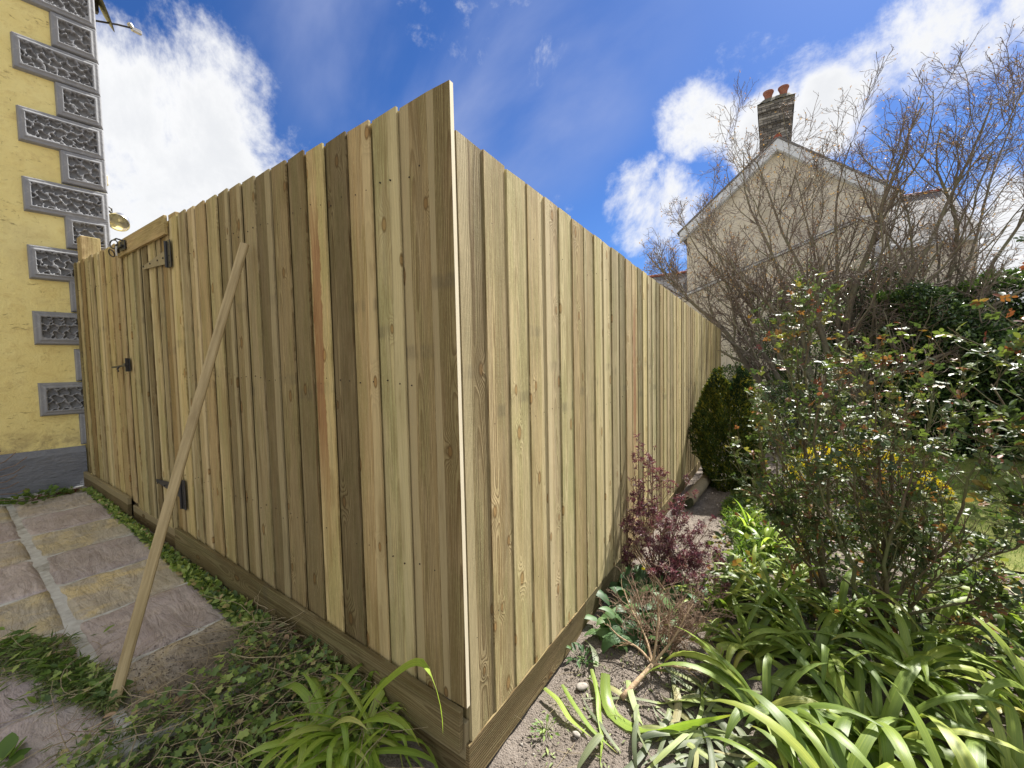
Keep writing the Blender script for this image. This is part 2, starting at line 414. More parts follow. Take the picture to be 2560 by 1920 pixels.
def m_stone():
    m, g = newmat('riven_sandstone')
    oi = g.n('ShaderNodeObjectInfo'); tc = g.n('ShaderNodeTexCoord').outputs['Object']
    rnd = g.m('MULTIPLY', oi.outputs['Random'], 53.0)
    base = oi.outputs['Color']; alt = oi.outputs['Alpha']
    wp0 = g.n('ShaderNodeNewGeometry').outputs['Position']
    mp = g.n('ShaderNodeMapping', {'Vector': tc, 'Rotation': (0, 0, -0.35), 'Scale': (2.2, 7.5, 3)}).outputs[0]
    lay = g.noise(mp, 1.4, 7, 0.62, 1.1, rnd)
    lay2 = g.noise(mp, 5.0, 7, 0.7, 0.9, g.m('ADD', rnd, 7.0))
    bl = g.noise(tc, 5.0, 4, 0.6, 0.8, rnd)
    gr = g.noise(tc, 160, 4, 0.7, 0, rnd)
    bands = g.m('FRACT', g.m('MULTIPLY', lay, 7.0))
    warm = g.mix(1.0, base, (1.22, 1.10, 0.74), 'MULTIPLY'); cool = g.mix(1.0, base, (0.86, 0.825, 0.84), 'MULTIPLY')
    c = g.mix(g.mr(lay, 0.40, 0.60), base, cool)
    c = g.mix(g.m('MULTIPLY', g.mr(bl, 0.42, 0.62, 0, 1, True), alt), c, warm)
    c = g.mix(g.mr(lay2, 0.52, 0.72, 0, 0.55), c, g.mix(1.0, base, (0.62, 0.55, 0.52), 'MULTIPLY'))
    c = g.mix(g.mr(lay2, 0.46, 0.28, 0, 0.6), c, g.mix(1.0, base, (1.32, 1.28, 1.22), 'MULTIPLY'))
    edge_ = g.m('MULTIPLY', g.mr(bands, 0.80, 0.97, 0, 1, True), g.mr(bl, 0.38, 0.60, 0.15, 1))
    c = g.mix(g.m('MULTIPLY', edge_, 0.55), c, g.mix(1.0, base, (0.42, 0.38, 0.36), 'MULTIPLY'))
    c = g.mix(g.m('MULTIPLY', g.mr(bands, 0.0, 0.14, 1, 0, True), 0.35), c, g.mix(1.0, base, (1.35, 1.32, 1.28), 'MULTIPLY'))
    c = g.mix(g.mr(gr, 0.55, 0.75, 0, 0.40), c, (0.13, 0.115, 0.10))
    gm = g.noise(wp0, 3.0, 6, 0.7, 0.3)
    c = g.mix(g.mr(gm, 0.44, 0.66, 0, 0.55, True), c, g.mix(1.0, base, (0.60, 0.57, 0.52), 'MULTIPLY'))
    sp_ = g.noise(wp0, 30, 5, 0.75)
    c = g.mix(g.mr(sp_, 0.56, 0.70, 0, 0.6), c, (0.13, 0.115, 0.10))
    c = g.mix(g.mr(sp_, 0.42, 0.30, 0, 0.45), c, (0.58, 0.54, 0.50))
    # soil washed over the stones by the planting (world space, near the corner)
    wp = g.n('ShaderNodeNewGeometry').outputs['Position']
    d = g.vm('DISTANCE', wp, (-0.98, -0.26, 0.05), out=1)
    dn = g.m('SUBTRACT', d, g.m('MULTIPLY', g.noise(wp, 7, 6, 0.7), 0.42))
    c = g.mix(g.mr(dn, 0.32, 0.02, 0, 0.8, True), c, (0.085, 0.072, 0.052))
    h = g.m('ADD', g.m('MULTIPLY', lay, 1.2), g.m('MULTIPLY', lay2, 0.7)); h = g.m('ADD', h, g.m('MULTIPLY', bands, 0.16)); h = g.m('ADD', h, g.m('MULTIPLY', gr, 0.16))
    finish(g, c, 0.66, h, 1.0, 0.013, spec=0.4)
    return m
MSTONE = m_stone()
MMORT = noisy('pale_mortar', (0.60, 0.60, 0.57), (0.46, 0.45, 0.42), 22, 0.95, 120, 0.003, 0.8, c3=(0.20, 0.18, 0.14), s3=4.5)

def m_soil():
    m, g = newmat('dry_soil')
    tc = g.n('ShaderNodeTexCoord').outputs['Object']
    a = g.noise(tc, 7.5, 6, 0.7, 0.2); b = g.noise(tc, 75, 7, 0.78); vo = g.n('ShaderNodeTexVoronoi', {'Vector': tc, 'Scale': 130.0})
    c = g.mix(g.mr(a, 0.35, 0.65), (0.275, 0.235, 0.20), (0.20, 0.168, 0.14))
    c = g.mix(g.mr(b, 0.52, 0.70, 0, 0.7), c, (0.37, 0.33, 0.29))
    c = g.mix(g.mr(b, 0.45, 0.28, 0, 0.8), c, (0.075, 0.058, 0.045))
    h = g.m('ADD', g.m('MULTIPLY', b, 1.3), g.m('MULTIPLY', vo.outputs['Distance'], -0.6)); h = g.m('ADD', h, a)
    finish(g, c, 0.95, h, 1.0, 0.012, spec=0.15)
    return m
MSOIL = m_soil()
MPEB = noisy('pebble_stone', (0.36, 0.33, 0.29), (0.20, 0.18, 0.155), 30, 0.85, 90, 0.002, 0.5)
MLAWN = noisy('lawn_turf', (0.17, 0.20, 0.045), (0.24, 0.25, 0.065), 8, 0.9, 90, 0.02, 1.0)

def m_render_wall():
    m, g = newmat('yellow_render')
    tc = g.n('ShaderNodeTexCoord').outputs['Object']
    a = g.noise(tc, 2.2, 6, 0.65, 0.5); b = g.noise(g.n('ShaderNodeMapping', {'Vector': tc, 'Scale': (1, 1, 1.1)}).outputs[0], 9, 7, 0.68, 0.4); f = g.noise(tc, 60, 5, 0.7)
    cr = g.noise(g.n('ShaderNodeMapping', {'Vector': tc, 'Scale': (1, 0.7, 1.5), 'Rotation': (0.35, 0, 0)}).outputs[0], 13, 6, 0.75, 1.6)
    c = g.mix(g.mr(a, 0.4, 0.62), (0.88, 0.76, 0.33), (0.84, 0.70, 0.28))
    c = g.mix(g.mr(b, 0.52, 0.72, 0, 0.55), c, (0.64, 0.48, 0.18))
    c = g.mix(g.mr(cr, 0.60, 0.68, 0, 0.8), c, (0.36, 0.27, 0.12))
    c = g.mix(g.mr(g.noise(g.n('ShaderNodeMapping', {'Vector': tc, 'Scale': (1, 1, 1.8)}).outputs[0], 4.5, 8, 0.78, 0.6), 0.55, 0.68, 0, 0.5, True), c, (0.58, 0.44, 0.19))
    c = g.mix(g.mr(g.noise(tc, 1.6, 4, 0.6, 0.3, ), 0.56, 0.74, 0, 0.35), c, (0.50, 0.40, 0.20))
    # splash dirt just above the plinth
    z = g.n('ShaderNodeSeparateXYZ', {0: tc}).outputs[2]
    c = g.mix(g.m('MULTIPLY', g.mr(z, 0.86, 0.60, 0, 1), g.mr(b, 0.42, 0.6, 0, 0.8)), c, (0.27, 0.20, 0.13))
    h = g.m('ADD', g.m('MULTIPLY', b, 1.0), g.m('MULTIPLY', f, 0.25)); h = g.m('SUBTRACT', h, g.m('MULTIPLY', g.mr(cr, 0.6, 0.72), 0.25))
    finish(g, c, 0.9, h, 0.9, 0.014, spec=0.2)
    return m
MYEL = m_render_wall()
MGREY = noisy('grey_masonry_paint', (0.235, 0.24, 0.25), (0.28, 0.285, 0.295), 6, 0.8, 34, 0.005, 0.7, c3=(0.34, 0.345, 0.35), s3=18)
MPLINTH = noisy('grey_plinth_paint', (0.17, 0.18, 0.205), (0.225, 0.235, 0.26), 5, 0.85, 17, 0.02, 1.0, c3=(0.21, 0.22, 0.24), s3=6, stretch=(1, 0.8, 2.2))
MCREAM = noisy('cream_render', (0.60, 0.56, 0.475), (0.55, 0.51, 0.43), 2.2, 0.92, 60, 0.004, 0.5, c3=(0.42, 0.385, 0.315), s3=1.1)
MWHITE = noisy('white_upvc', (0.62, 0.66, 0.72), (0.54, 0.58, 0.64), 4, 0.5, 40, 0.001, 0.2)
MSLATE = noisy('roof_slate', (0.12, 0.12, 0.125), (0.17, 0.165, 0.17), 9, 0.6, 40, 0.004, 0.6, c3=(0.20, 0.19, 0.16), s3=7)
MRED = noisy('red_ridge_tile', (0.30, 0.085, 0.05), (0.22, 0.06, 0.04), 12, 0.8, 60, 0.003, 0.5)
MTERRA = noisy('terracotta', (0.30, 0.125, 0.080), (0.22, 0.085, 0.055), 9, 0.75, 70, 0.002, 0.4, c3=(0.25, 0.16, 0.12), s3=6)
def m_brick():
    m, g = newmat('weathered_grey_brick')
    oi = g.n('ShaderNodeObjectInfo'); wp = g.n('ShaderNodeNewGeometry').outputs['Position']
    a = g.noise(wp, 9, 5, 0.65); l = g.noise(wp, 3.2, 5, 0.7, 0.5)
    c = g.ramp(oi.outputs['Random'], [(0.0, (0.09, 0.086, 0.082)), (0.4, (0.15, 0.145, 0.137)), (0.75, (0.23, 0.22, 0.205)), (1.0, (0.34, 0.33, 0.305))])
    c = g.mix(g.mr(a, 0.45, 0.7, 0, 0.6), c, (0.095, 0.09, 0.082))
    c = g.mix(g.mr(l, 0.60, 0.72, 0, 0.5), c, (0.17, 0.15, 0.055))
    finish(g, c, 0.92, g.noise(wp, 45, 5, 0.7), 0.9, 0.01, spec=0.15)
    return m
MBRICK = m_brick()
MJOINT = noisy('brick_mortar', (0.05, 0.048, 0.045), (0.10, 0.095, 0.088), 14, 0.95, 60, 0.004, 0.6)
MLICH = noisy('lichened_mortar', (0.15, 0.145, 0.12), (0.085, 0.082, 0.07), 8, 0.95, 25, 0.02, 1.0, c3=(0.17, 0.135, 0.04), s3=6)
MBLACK = noisy('black_powder_coat', (0.018, 0.018, 0.02), (0.026, 0.026, 0.028), 30, 0.38, 160, 0.0005, 0.3, spec=0.5)
MZINC = noisy('painted_strap', (0.30, 0.25, 0.145), (0.25, 0.205, 0.12), 25, 0.6, 120, 0.0006, 0.3)
MHOLE = noisy('rusty_nail', (0.02, 0.015, 0.012), (0.05, 0.035, 0.025), 200, 0.7)
MGALV = noisy('galvanised_steel', (0.30, 0.30, 0.31), (0.40, 0.40, 0.41), 18, 0.42, 90, 0.001, 0.3, metal=0.6)
MDISH = noisy('grey_dish_mesh', (0.045, 0.047, 0.050), (0.06, 0.062, 0.066), 20, 0.5, 300, 0.001, 0.5)
MPLAS = noisy('white_plastic', (0.60, 0.60, 0.58), (0.52, 0.52, 0.50), 10, 0.45, 60, 0.0005, 0.2)
def m_glass():
    m, g = newmat('lamp_glass')
    p = g.n('ShaderNodeBsdfPrincipled', {'Base Color': (0.93, 0.93, 0.90, 1), 'Roughness': 0.05, 'Transmission Weight': 0.95, 'IOR': 1.45})
    g.link(p.outputs[0], g.n('ShaderNodeOutputMaterial').inputs[0]); return m
MGLASS = m_glass()
MALU = noisy('reflector_aluminium', (0.52, 0.52, 0.52), (0.46, 0.46, 0.46), 10, 0.38, 60, 0.0004, 0.1, metal=1.0)

def bark(name, c1, c2, rough=0.85, sc=30, c3=None):
    m, g = newmat(name)
    tc = g.n('ShaderNodeNewGeometry').outputs['Position']
    a = g.noise(tc, sc, 6, 0.7); b = g.noise(tc, sc * 0.16, 3, 0.6)
    c = g.mix(g.mr(a, 0.35, 0.68), c1, c2)
    if c3 is not None: c = g.mix(g.mr(b, 0.42, 0.62, 0, 0.85), c, c3)
    finish(g, c, rough, a, 0.9, 0.006, spec=0.25); return m
MBARK = bark('grey_lichened_bark', (0.24, 0.21, 0.165), (0.12, 0.10, 0.080), c3=(0.21, 0.21, 0.14))
MTWIG = bark('reddish_twig', (0.23, 0.175, 0.15), (0.14, 0.105, 0.09), 0.7, 8, c3=(0.16, 0.14, 0.115))
MRSTEM = bark('rose_stem', (0.17, 0.13, 0.08), (0.09, 0.065, 0.048), 0.75, 25, c3=(0.15, 0.17, 0.07))
MBROWN = bark('dead_brown_twig', (0.32, 0.225, 0.155), (0.17, 0.11, 0.08), 0.8, 60)
MPALE = bark('pale_cut_stem', (0.42, 0.32, 0.20), (0.29, 0.19, 0.115), 0.75, 40)
MDEAD = bark('dry_grey_stem', (0.44, 0.37, 0.24), (0.28, 0.215, 0.13), 0.85, 30)
MLOG = bark('weathered_post_wood', (0.28, 0.235, 0.16), (0.20, 0.165, 0.11), 0.9, 18)
MLOGEND = noisy('algae_log_end', (0.030, 0.036, 0.022), (0.06, 0.065, 0.04), 25, 0.95, 60, 0.004, 0.8)

def leafmat(name, stops, rough=0.4, trans=0.3, spec=0.5, stripes=False, back=(1.25, 1.35, 0.75), wob=0.25):
    m, g = newmat(name)
    at = g.n('ShaderNodeAttribute', attribute_name='rnd').outputs['Fac']
    oi = g.n('ShaderNodeObjectInfo').outputs['Random']
    r = g.m('FRACT', g.m('ADD', at, oi))
    pos = g.n('ShaderNodeNewGeometry').outputs['Position']
    c = g.ramp(r, stops)
    nz = g.noise(pos, 35, 4, 0.6)
    c = g.mix(g.mr(nz, 0.3, 0.7, 0, wob), c, g.mix(1.0, c, (0.55, 0.62, 0.5), 'MULTIPLY'))
    h = nz
    if stripes:
        cu = g.n('ShaderNodeAttribute', attribute_name='cu').outputs['Fac']
        cv = g.n('ShaderNodeAttribute', attribute_name='cv').outputs['Fac']
        sv = g.n('ShaderNodeCombineXYZ', {0: g.m('MULTIPLY', cu, 7.0), 1: g.m('MULTIPLY', cv, 1.2), 2: g.m('MULTIPLY', r, 40.0)}).outputs[0]
        s = g.noise(sv, 1.0, 4, 0.7)
        c = g.mix(g.mr(s, 0.42, 0.62, 0, 0.55), c, g.mix(1.0, c, (0.55, 0.66, 0.5), 'MULTIPLY'))
        c = g.mix(g.mr(s, 0.46, 0.36, 0, 0.5), c, g.mix(1.0, c, (1.5, 1.35, 1.1), 'MULTIPLY'))
        # pale leaf base, yellowed tip
        c = g.mix(g.mr(cv, 0.16, 0.0, 0, 0.6), c, (0.24, 0.30, 0.10))
        c = g.mix(g.m('MULTIPLY', g.mr(cv, 0.86, 1.0, 0, 0.8), g.mr(g.m('FRACT', g.m('MULTIPLY', r, 9.7)), 0.6, 0.8)), c, (0.35, 0.28, 0.06))
        h = s
    tcn = g.mix(1.0, c, back, 'MULTIPLY')
    finish(g, c, rough, h, 0.35, 0.002, spec=spec, trans=trans, tcol=tcn)
    return m
MLILY = leafmat('strap_leaf', [(0, (0.125, 0.190, 0.040)), (0.45, (0.21, 0.290, 0.055)), (0.8, (0.30, 0.380, 0.070)), (0.96, (0.40, 0.45, 0.10)), (1, (0.45, 0.38, 0.13))], 0.44, 0.34, 0.45, True)
MLILYB = leafmat('bright_strap_leaf', [(0, (0.26, 0.38, 0.07)), (0.5, (0.38, 0.50, 0.09)), (0.85, (0.50, 0.58, 0.15)), (1, (0.60, 0.56, 0.24))], 0.36, 0.45, 0.5, True)
MWILT = leafmat('wilted_strap_leaf', [(0, (0.121, 0.146, 0.092)), (0.5, (0.209, 0.231, 0.134)), (0.8, (0.274, 0.339, 0.092)), (1, (0.419, 0.370, 0.218))], 0.5, 0.2, 0.4, True)
MROSE = leafmat('rose_leaf', [(0, (0.048, 0.080, 0.030)), (0.4, (0.085, 0.125, 0.040)), (0.75, (0.150, 0.190, 0.050)), (0.88, (0.25, 0.26, 0.065)), (0.93, (0.26, 0.13, 0.05)), (1, (0.25, 0.085, 0.05))], 0.46, 0.30, 0.5)
MYOUNG = leafmat('young_red_leaf', [(0, (0.128, 0.028, 0.026)), (0.5, (0.180, 0.060, 0.026)), (0.8, (0.150, 0.104, 0.024)), (1, (0.090, 0.128, 0.036))], 0.35, 0.4, 0.5)
MHEDGE = leafmat('dark_evergreen_leaf', [(0, (0.030, 0.060, 0.026)), (0.6, (0.055, 0.100, 0.036)), (0.9, (0.112, 0.188, 0.052)), (1, (0.225, 0.325, 0.078))], 0.26, 0.12, 0.65)
MCLIMB = leafmat('mid_green_leaf', [(0, (0.046, 0.093, 0.028)), (0.6, (0.093, 0.163, 0.040)), (1, (0.171, 0.264, 0.054))], 0.36, 0.32, 0.5)
MCYP = leafmat('conifer_spray', [(0, (0.014, 0.034, 0.014)), (0.5, (0.030, 0.062, 0.018)), (0.80, (0.085, 0.115, 0.020)), (1, (0.34, 0.30, 0.04))], 0.6, 0.22, 0.3)
MPURP = leafmat('purple_leaf', [(0, (0.10, 0.040, 0.055)), (0.5, (0.165, 0.065, 0.085)), (0.85, (0.23, 0.11, 0.12)), (1, (0.20, 0.15, 0.08))], 0.42, 0.3, 0.4, back=(1.4, 0.9, 1.0))
MIVY = leafmat('ivy_leaf', [(0, (0.075, 0.13, 0.045)), (0.40, (0.17, 0.25, 0.075)), (0.75, (0.31, 0.42, 0.11)), (0.92, (0.46, 0.54, 0.16)), (0.96, (0.55, 0.45, 0.24)), (1, (0.42, 0.30, 0.17))], 0.5, 0.3, 0.45)
MBROAD = leafmat('broad_leaf', [(0, (0.050, 0.11, 0.045)), (0.6, (0.085, 0.17, 0.06)), (1, (0.14, 0.235, 0.075))], 0.52, 0.32, 0.5)
MWEED = leafmat('weed_leaf', [(0, (0.087, 0.152, 0.036)), (0.6, (0.145, 0.239, 0.046)), (1, (0.246, 0.334, 0.072))], 0.5, 0.35, 0.35)
MGRASS = leafmat('cut_grass', [(0, (0.10, 0.16, 0.05)), (0.5, (0.18, 0.25, 0.08)), (0.85, (0.30, 0.35, 0.13)), (1, (0.42, 0.36, 0.20))], 0.6, 0.3, 0.3)
MYFLOW = leafmat('yellow_petal', [(0, (0.75, 0.58, 0.02)), (0.7, (0.88, 0.74, 0.03)), (1, (0.80, 0.80, 0.08))], 0.5, 0.4, 0.3, back=(1.1, 1.05, 0.8), wob=0.1)
MRFLOW = leafmat('red_petal', [(0, (0.55, 0.01, 0.02)), (1, (0.70, 0.03, 0.06))], 0.4, 0.35, 0.4, back=(1.1, 0.8, 0.8), wob=0.1)
MBUD = leafmat('bronze_bud', [(0, (0.317, 0.144, 0.070)), (1, (0.449, 0.274, 0.125))], 0.5, 0.35, 0.3)
MLITTER = leafmat('dry_leaf', [(0, (0.20, 0.13, 0.075)), (0.6, (0.36, 0.26, 0.16)), (1, (0.55, 0.36, 0.24))], 0.7, 0.2, 0.3, back=(1, 1, 1))
# ------------------------------------------------------------------ ground
def ground_z(x, y):
    x = np.asarray(x, float); y = np.asarray(y, float)
    bed = -0.145 - 0.012 * np.clip(y, 0, 8)
    pat = -0.052 * np.clip(x, -6, 0) - 0.022
    s = np.maximum(sstep(-0.45, -1.15, x), sstep(-.30, -.06, y) * sstep(-.10, -.45, x) * (y < .5))
    z = bed * (1 - s) + pat * s
    # worked soil: lumps, a low ridge along the path by the fence
    n = (fbm(x * 3.1, y * 3.1, 3) - .47) * 0.055 + (fbm(x * 14, y * 14, 9) - .47) * 0.022
    k = np.where((x > -1.2), 1.0, 0.12)
    inside = (x < -0.02) & (y > 0.03)
    z = np.where(inside, np.maximum(z, -0.03 - 0.048 * np.clip(x, -6, 0)), z)  # unseen ground behind the fence raised to stop sun leaking under it
    return z + n * k

def axis(lo, hi, step, far):
    core = np.arange(lo, hi + 1e-6, step)
    out = [];  d = step
    v = lo
    while v > -far: d *= 1.28; v -= d; out.append(v)
    left = np.array(out[::-1]); out = []; d = step; v = core[-1]
    while v < far: d *= 1.28; v += d; out.append(v)
    return np.concatenate([left, core, np.array(out)])
gx = axis(-1.5, 3.2, 0.014, 260); gy = axis(-1.0, 4.2, 0.014, 260)
X, Y = np.meshgrid(gx, gy); Zg = ground_z(X, Y)
far = sstep(9, 40, np.hypot(X, Y)); Zg = Zg * (1 - far) + (-0.25) * far
V = np.stack([X, Y, Zg], -1).reshape(-1, 3)
ii = np.arange(X.size).reshape(X.shape)
F = np.stack([ii[:-1, :-1], ii[:-1, 1:], ii[1:, 1:], ii[1:, :-1]], -1).reshape(-1, 4)
ground = obj('ground', mesh_from('ground', V, F, MSOIL, True)); ground['kind'] = 'structure'

# lawn to the right, beyond the bed
lx = np.arange(2.25, 9.0, 0.15); ly = np.arange(3.2, 12.0, 0.15)
X, Y = np.meshgrid(lx, ly); X = X + np.where(X < 2.3, (fbm(Y * 2, Y * 0 + 1, 5) - .5) * .3, 0)
V = np.stack([X, Y, ground_z(X, Y) + 0.02 + 0 * X], -1).reshape(-1, 3); ii = np.arange(X.size).reshape(X.shape)
F = np.stack([ii[:-1, :-1], ii[:-1, 1:], ii[1:, 1:], ii[1:, :-1]], -1).reshape(-1, 4)
lawn = obj('lawn', mesh_from('lawn', V, F, MLAWN, True)); lawn['kind'] = 'structure'

# ------------------------------------------------------------------ patio
def pz(x): return -0.052 * x
def py0(x): return -0.028 - 0.030 * (x + 4.66)
b = MB()
V = []; 
xs = [-5.0, -0.98]
for x in xs:
    for y in (py0(x) - 0.015, -1.75): V.append((x, y, pz(x) - 0.004))
for x in xs:
    for y in (py0(x) - 0.015, -1.75): V.append((x, y, pz(x) - 0.09))
b.add(V, [(0, 1, 3, 2), (4, 6, 7, 5), (0, 2, 6, 4), (1, 5, 7, 3), (0, 4, 5, 1), (2, 3, 7, 6)])
patio = b.build('patio', MMORT); patio['kind'] = 'structure'
STONES = [((0.524, 0.473, 0.427), 0.5), ((0.502, 0.439, 0.427), 0.12), ((0.536, 0.490, 0.399), 0.9), ((0.479, 0.422, 0.410), 0.15),
          ((0.547, 0.490, 0.388), 0.95), ((0.513, 0.445, 0.433), 0.15), ((0.536, 0.479, 0.405), 0.7), ((0.604, 0.530, 0.502), 0.05)]
def slab(cx0, cx1, y0, y1, col, seed, cut=None):
    w = cx1 - cx0; d = y1 - y0; n = 16
    u = np.linspace(-.5, .5, n); U, W_ = np.meshgrid(u, u)
    jx = (fbm(W_ * 4 + seed, U * 0 + 3, seed) - .47) * 0.010; jy = (fbm(U * 4 + seed, U * 0 + 7, seed + 1) - .47) * 0.010
    Xs = U * w + jx * (np.abs(U) > .49); Ys = W_ * d + jy * (np.abs(W_) > .49)
    hz = (fbm(U * 3 + seed * 3.1, W_ * 5 + seed, seed) - .47) * 0.013
    e = np.maximum(np.abs(U), np.abs(W_)); hz = hz - 0.006 * sstep(.455, .5, e)
    V = np.stack([Xs, Ys, hz], -1).reshape(-1, 3); ii = np.arange(n * n).reshape(n, n)
    F = np.stack([ii[:-1, :-1], ii[:-1, 1:], ii[1:, 1:], ii[1:, :-1]], -1).reshape(-1, 4)
    ring = np.concatenate([ii[0, :], ii[1:, -1], ii[-1, -2::-1], ii[-2:0:-1, 0]])
    low = V[ring].copy(); low[:, 2] = -0.03
    nb = len(V); k = len(ring); V = np.concatenate([V, low]); j = np.arange(k)
    F2 = np.stack([ring, nb + j, nb + (j + 1) % k, ring[(j + 1) % k]], -1)
    me = mesh_from('paving_slab', V, [F, F2], MSTONE, False)
    xm = (cx0 + cx1) / 2; ym = (y0 + y1) / 2
    obj('paving_slab', me, patio, (xm, ym, pz(xm) + 0.002), (0, 0.052, -0.03 + random.uniform(-.004, .004)), (*col[0], col[1]))
JX = [-5.15, -4.64, -4.13, -3.62, -3.12, -2.57, -2.045, -1.50, -0.99]
order = [0, 1, 2, 3, 2, 5, 4, 5, 6]
for i in range(8):
    a, c = JX[i] + 0.003, JX[i + 1] - 0.003
    xm = (a + c) / 2
    if i > 0 or True:
        slab(max(a, -4.80) if i == 0 else a, c, py0(xm) - 0.474, py0(xm), STONES[[7, 0, 1, 2, 3, 4, 5, 6][i]], 10 + i)
JB = [-4.66, -4.14, -3.64, -3.16, -2.575, -2.035, -1.47, -1.10]
for i in range(7):
    a, c = JB[i] + 0.003, JB[i + 1] - 0.003
    xm = (a + c) / 2
    slab(a, c, py0(xm) - 1.02, py0(xm) - 0.512, STONES[[2, 1, 6, 7, 2, 5, 4][i]] if i < 6 else STONES[7], 30 + i)
    slab(a - .2, c - .2, py0(xm) - 1.55, py0(xm) - 1.032, STONES[[3, 4, 5, 0, 1, 2, 6][i]], 50 + i)

# ------------------------------------------------------------------ fences
def wedge_mesh(name, W, H, mat, bow=0.0, ov=0.050, e=0.0075, cut=0.0, flip=False):
    gap = random.uniform(.0045, .0105) if not flip else random.uniform(.002, .0055)
    if flip: e = random.uniform(.0025, .0055)
    P = [(-W / 2 - ov, .0165), (-W / 2 + gap - .0004, .0165), (-W / 2 + gap + .0008, e + .001), (W / 2 - .0012, 0), (W / 2, .0012), (W / 2, .0098), (-W / 2 - ov, .0205)]
    if flip: P = [(-x, y) for x, y in P][::-1]
    lv = 7; n = len(P); V = []; F = []
    for k in range(lv):
        t = k / (lv - 1)
        bx = bow * math.sin(math.pi * t)
        for (x, y) in P: V.append((x + bx, y, H * t + (cut * x if k == lv - 1 else 0)))
    for k in range(lv - 1):
        for i in range(n):
            j = (i + 1) % n; F.append((k * n + i, k * n + j, k * n + n + j, k * n + n + i))
    F.append(tuple(range(n - 1, -1, -1))); F.append(tuple(range((lv - 1) * n, lv * n)))
    return mesh_from(name, V, F, mat)

def C(r, gg, b_, k): return (r, gg, b_, k)
DK = C(0.242, 0.189, 0.107, .9); MD = C(0.364, 0.281, 0.159, .7); TN = C(0.492, 0.360, 0.195, .6); PL = C(0.548, 0.460, 0.267, .5); PG = C(0.476, 0.432, 0.253, .4)
GY = C(0.405, 0.335, 0.215, .6); YL = C(0.627, 0.501, 0.253, .5); OR = C(0.377, 0.247, 0.104, .6); PK = C(0.534, 0.412, 0.267, .6); OL = C(0.320, 0.267, 0.150, .8)

def fence_boards(parent, joints, axis_, tops, bots, cols, mat_of, off=0.0):
    """joints: ascending positions along the fence; board spans joints[i]..joints[i+1]"""
    o_list = []
    for i in range(len(joints) - 1):
        a, c = joints[i], joints[i + 1]; W = c - a - random.uniform(0.0004, 0.0015); xm = (a + c) / 2
        z0 = bots(xm); z1 = tops(xm) + random.uniform(-.004, .005)
        me = wedge_mesh('board', W, z1 - z0, mat_of(i), random.uniform(-.0015, .0015), cut=random.uniform(-.03, .03), flip=(axis_ == 'y'))
        rot = (random.uniform(-.0009, .0009), random.uniform(-.0007, .0007), 0)
        loc = (xm, off + random.uniform(-.0012, .0012), z0) if axis_ == 'x' else (-off + random.uniform(-.0012, .0012), xm, z0)
        if axis_ == 'y': rot = (rot[0], rot[1], math.pi / 2)
        c_ = cols[i] if i < len(cols) else random.choice([PL, TN, PK, GY, PL, YL, MD])
        j = 1 + random.uniform(-.06, .06)
        o_list.append(obj('board', me, parent, loc, rot, (c_[0] * j, c_[1] * j, c_[2] * j, c_[3])))
    return o_list

def plank(name, parent, a, c, mat, col, bev=0.002, rot=(0, 0, 0), loc=None, along='z'):
    """box board: local z = its length so the grain runs along it. a,c: min/max world corners, length axis 'x','y' or 'z'"""
    a = Vector(a); c = Vector(c); s = c - a; m_ = (a + c) / 2
    b = MB()
    if along == 'z': b.box((-s.x / 2, -s.y / 2, 0), (s.x / 2, s.y / 2, s.z), bev); L = Vector((m_.x, m_.y, a.z)); R = (0, 0, 0)
    elif along == 'x': b.box((-s.z / 2, -s.y / 2, 0), (s.z / 2, s.y / 2, s.x), bev); L = Vector((a.x, m_.y, m_.z)); R = (0, math.pi / 2, 0)
    else: b.box((-s.z / 2, -s.x / 2, 0), (s.z / 2, s.x / 2, s.y), bev); L = Vector((m_.x, a.y, m_.z)); R = None
    me = b.mesh(name, mat)
    o = obj(name, me, parent, L, (0, 0, 0), col)
    if along == 'x': o.rotation_euler = (0, math.pi / 2 + rot[1], 0)
    elif along == 'y':
        # local z -> +Y, local x -> -Z... , local y -> X
        o.rotation_mode = 'QUATERNION'
        M = Matrix(((0, 1, 0), (0, 0, 1), (1, 0, 0))).to_3x3()
        o.rotation_quaternion = (Matrix.Rotation(rot[0], 3, 'X') @ M).to_quaternion()
    return o

ltop = lambda x: 2.280 - 0.0287 * x
lkick = lambda x: 0.163 - 0.0507 * x
# the corner-to-gate run
corner = thing('wooden_fence', 'tall board fence run from the free corner to the gate, one board stained orange', 'fence', (0, 0, 0), 'new featheredge fence')
JL = [-2.423, -2.268, -2.131, -2.003, -1.858, -1.705, -1.573, -1.432, -1.285, -1.134, -0.991, -0.845, -0.702, -0.552, -0.404, -0.256, -0.107]
DG = (DK[0] * 1.25, DK[1] * 1.27, DK[2] * 1.25, .9)
CLs = [YL, GY, PK, TN, PL, DG, MD, GY, DK, MD, DG, YL, DK, TN, PG, MD]
fence_boards(corner, JL, 'x', ltop, lambda x: lkick(x) - 0.03, CLs, lambda i: MWS if i == 11 else MW)
b = MB().box((-.0525, 0, 0), (.0525, .0185, 2.28 - .166), .0008)
me = b.mesh('board', MW); me.materials.append(MEDGE)
for p in me.polygons:
    if p.normal.x > .9 or p.normal.z > .9: p.material_index = 1
obj('board', me, corner, (-.0525 + .001, -.003, .166), (0, 0, 0), C(0.306, 0.230, 0.128, .9))
plank('gravel_board', corner, (-2.545, -.024, .0), (-.014, -.0035, .158), MW, OL, rot=(0, .0507), along='x').location = (-2.545, -.0137, .291 - .079)
plank('buried_light_stop', corner, (-2.5, .0, -.30), (-.012, .018, .02), MW, DK, rot=(0, .03), along='x').location = (-2.5, .009, .02)  # added dark plank, blocks sun leaking under the fence
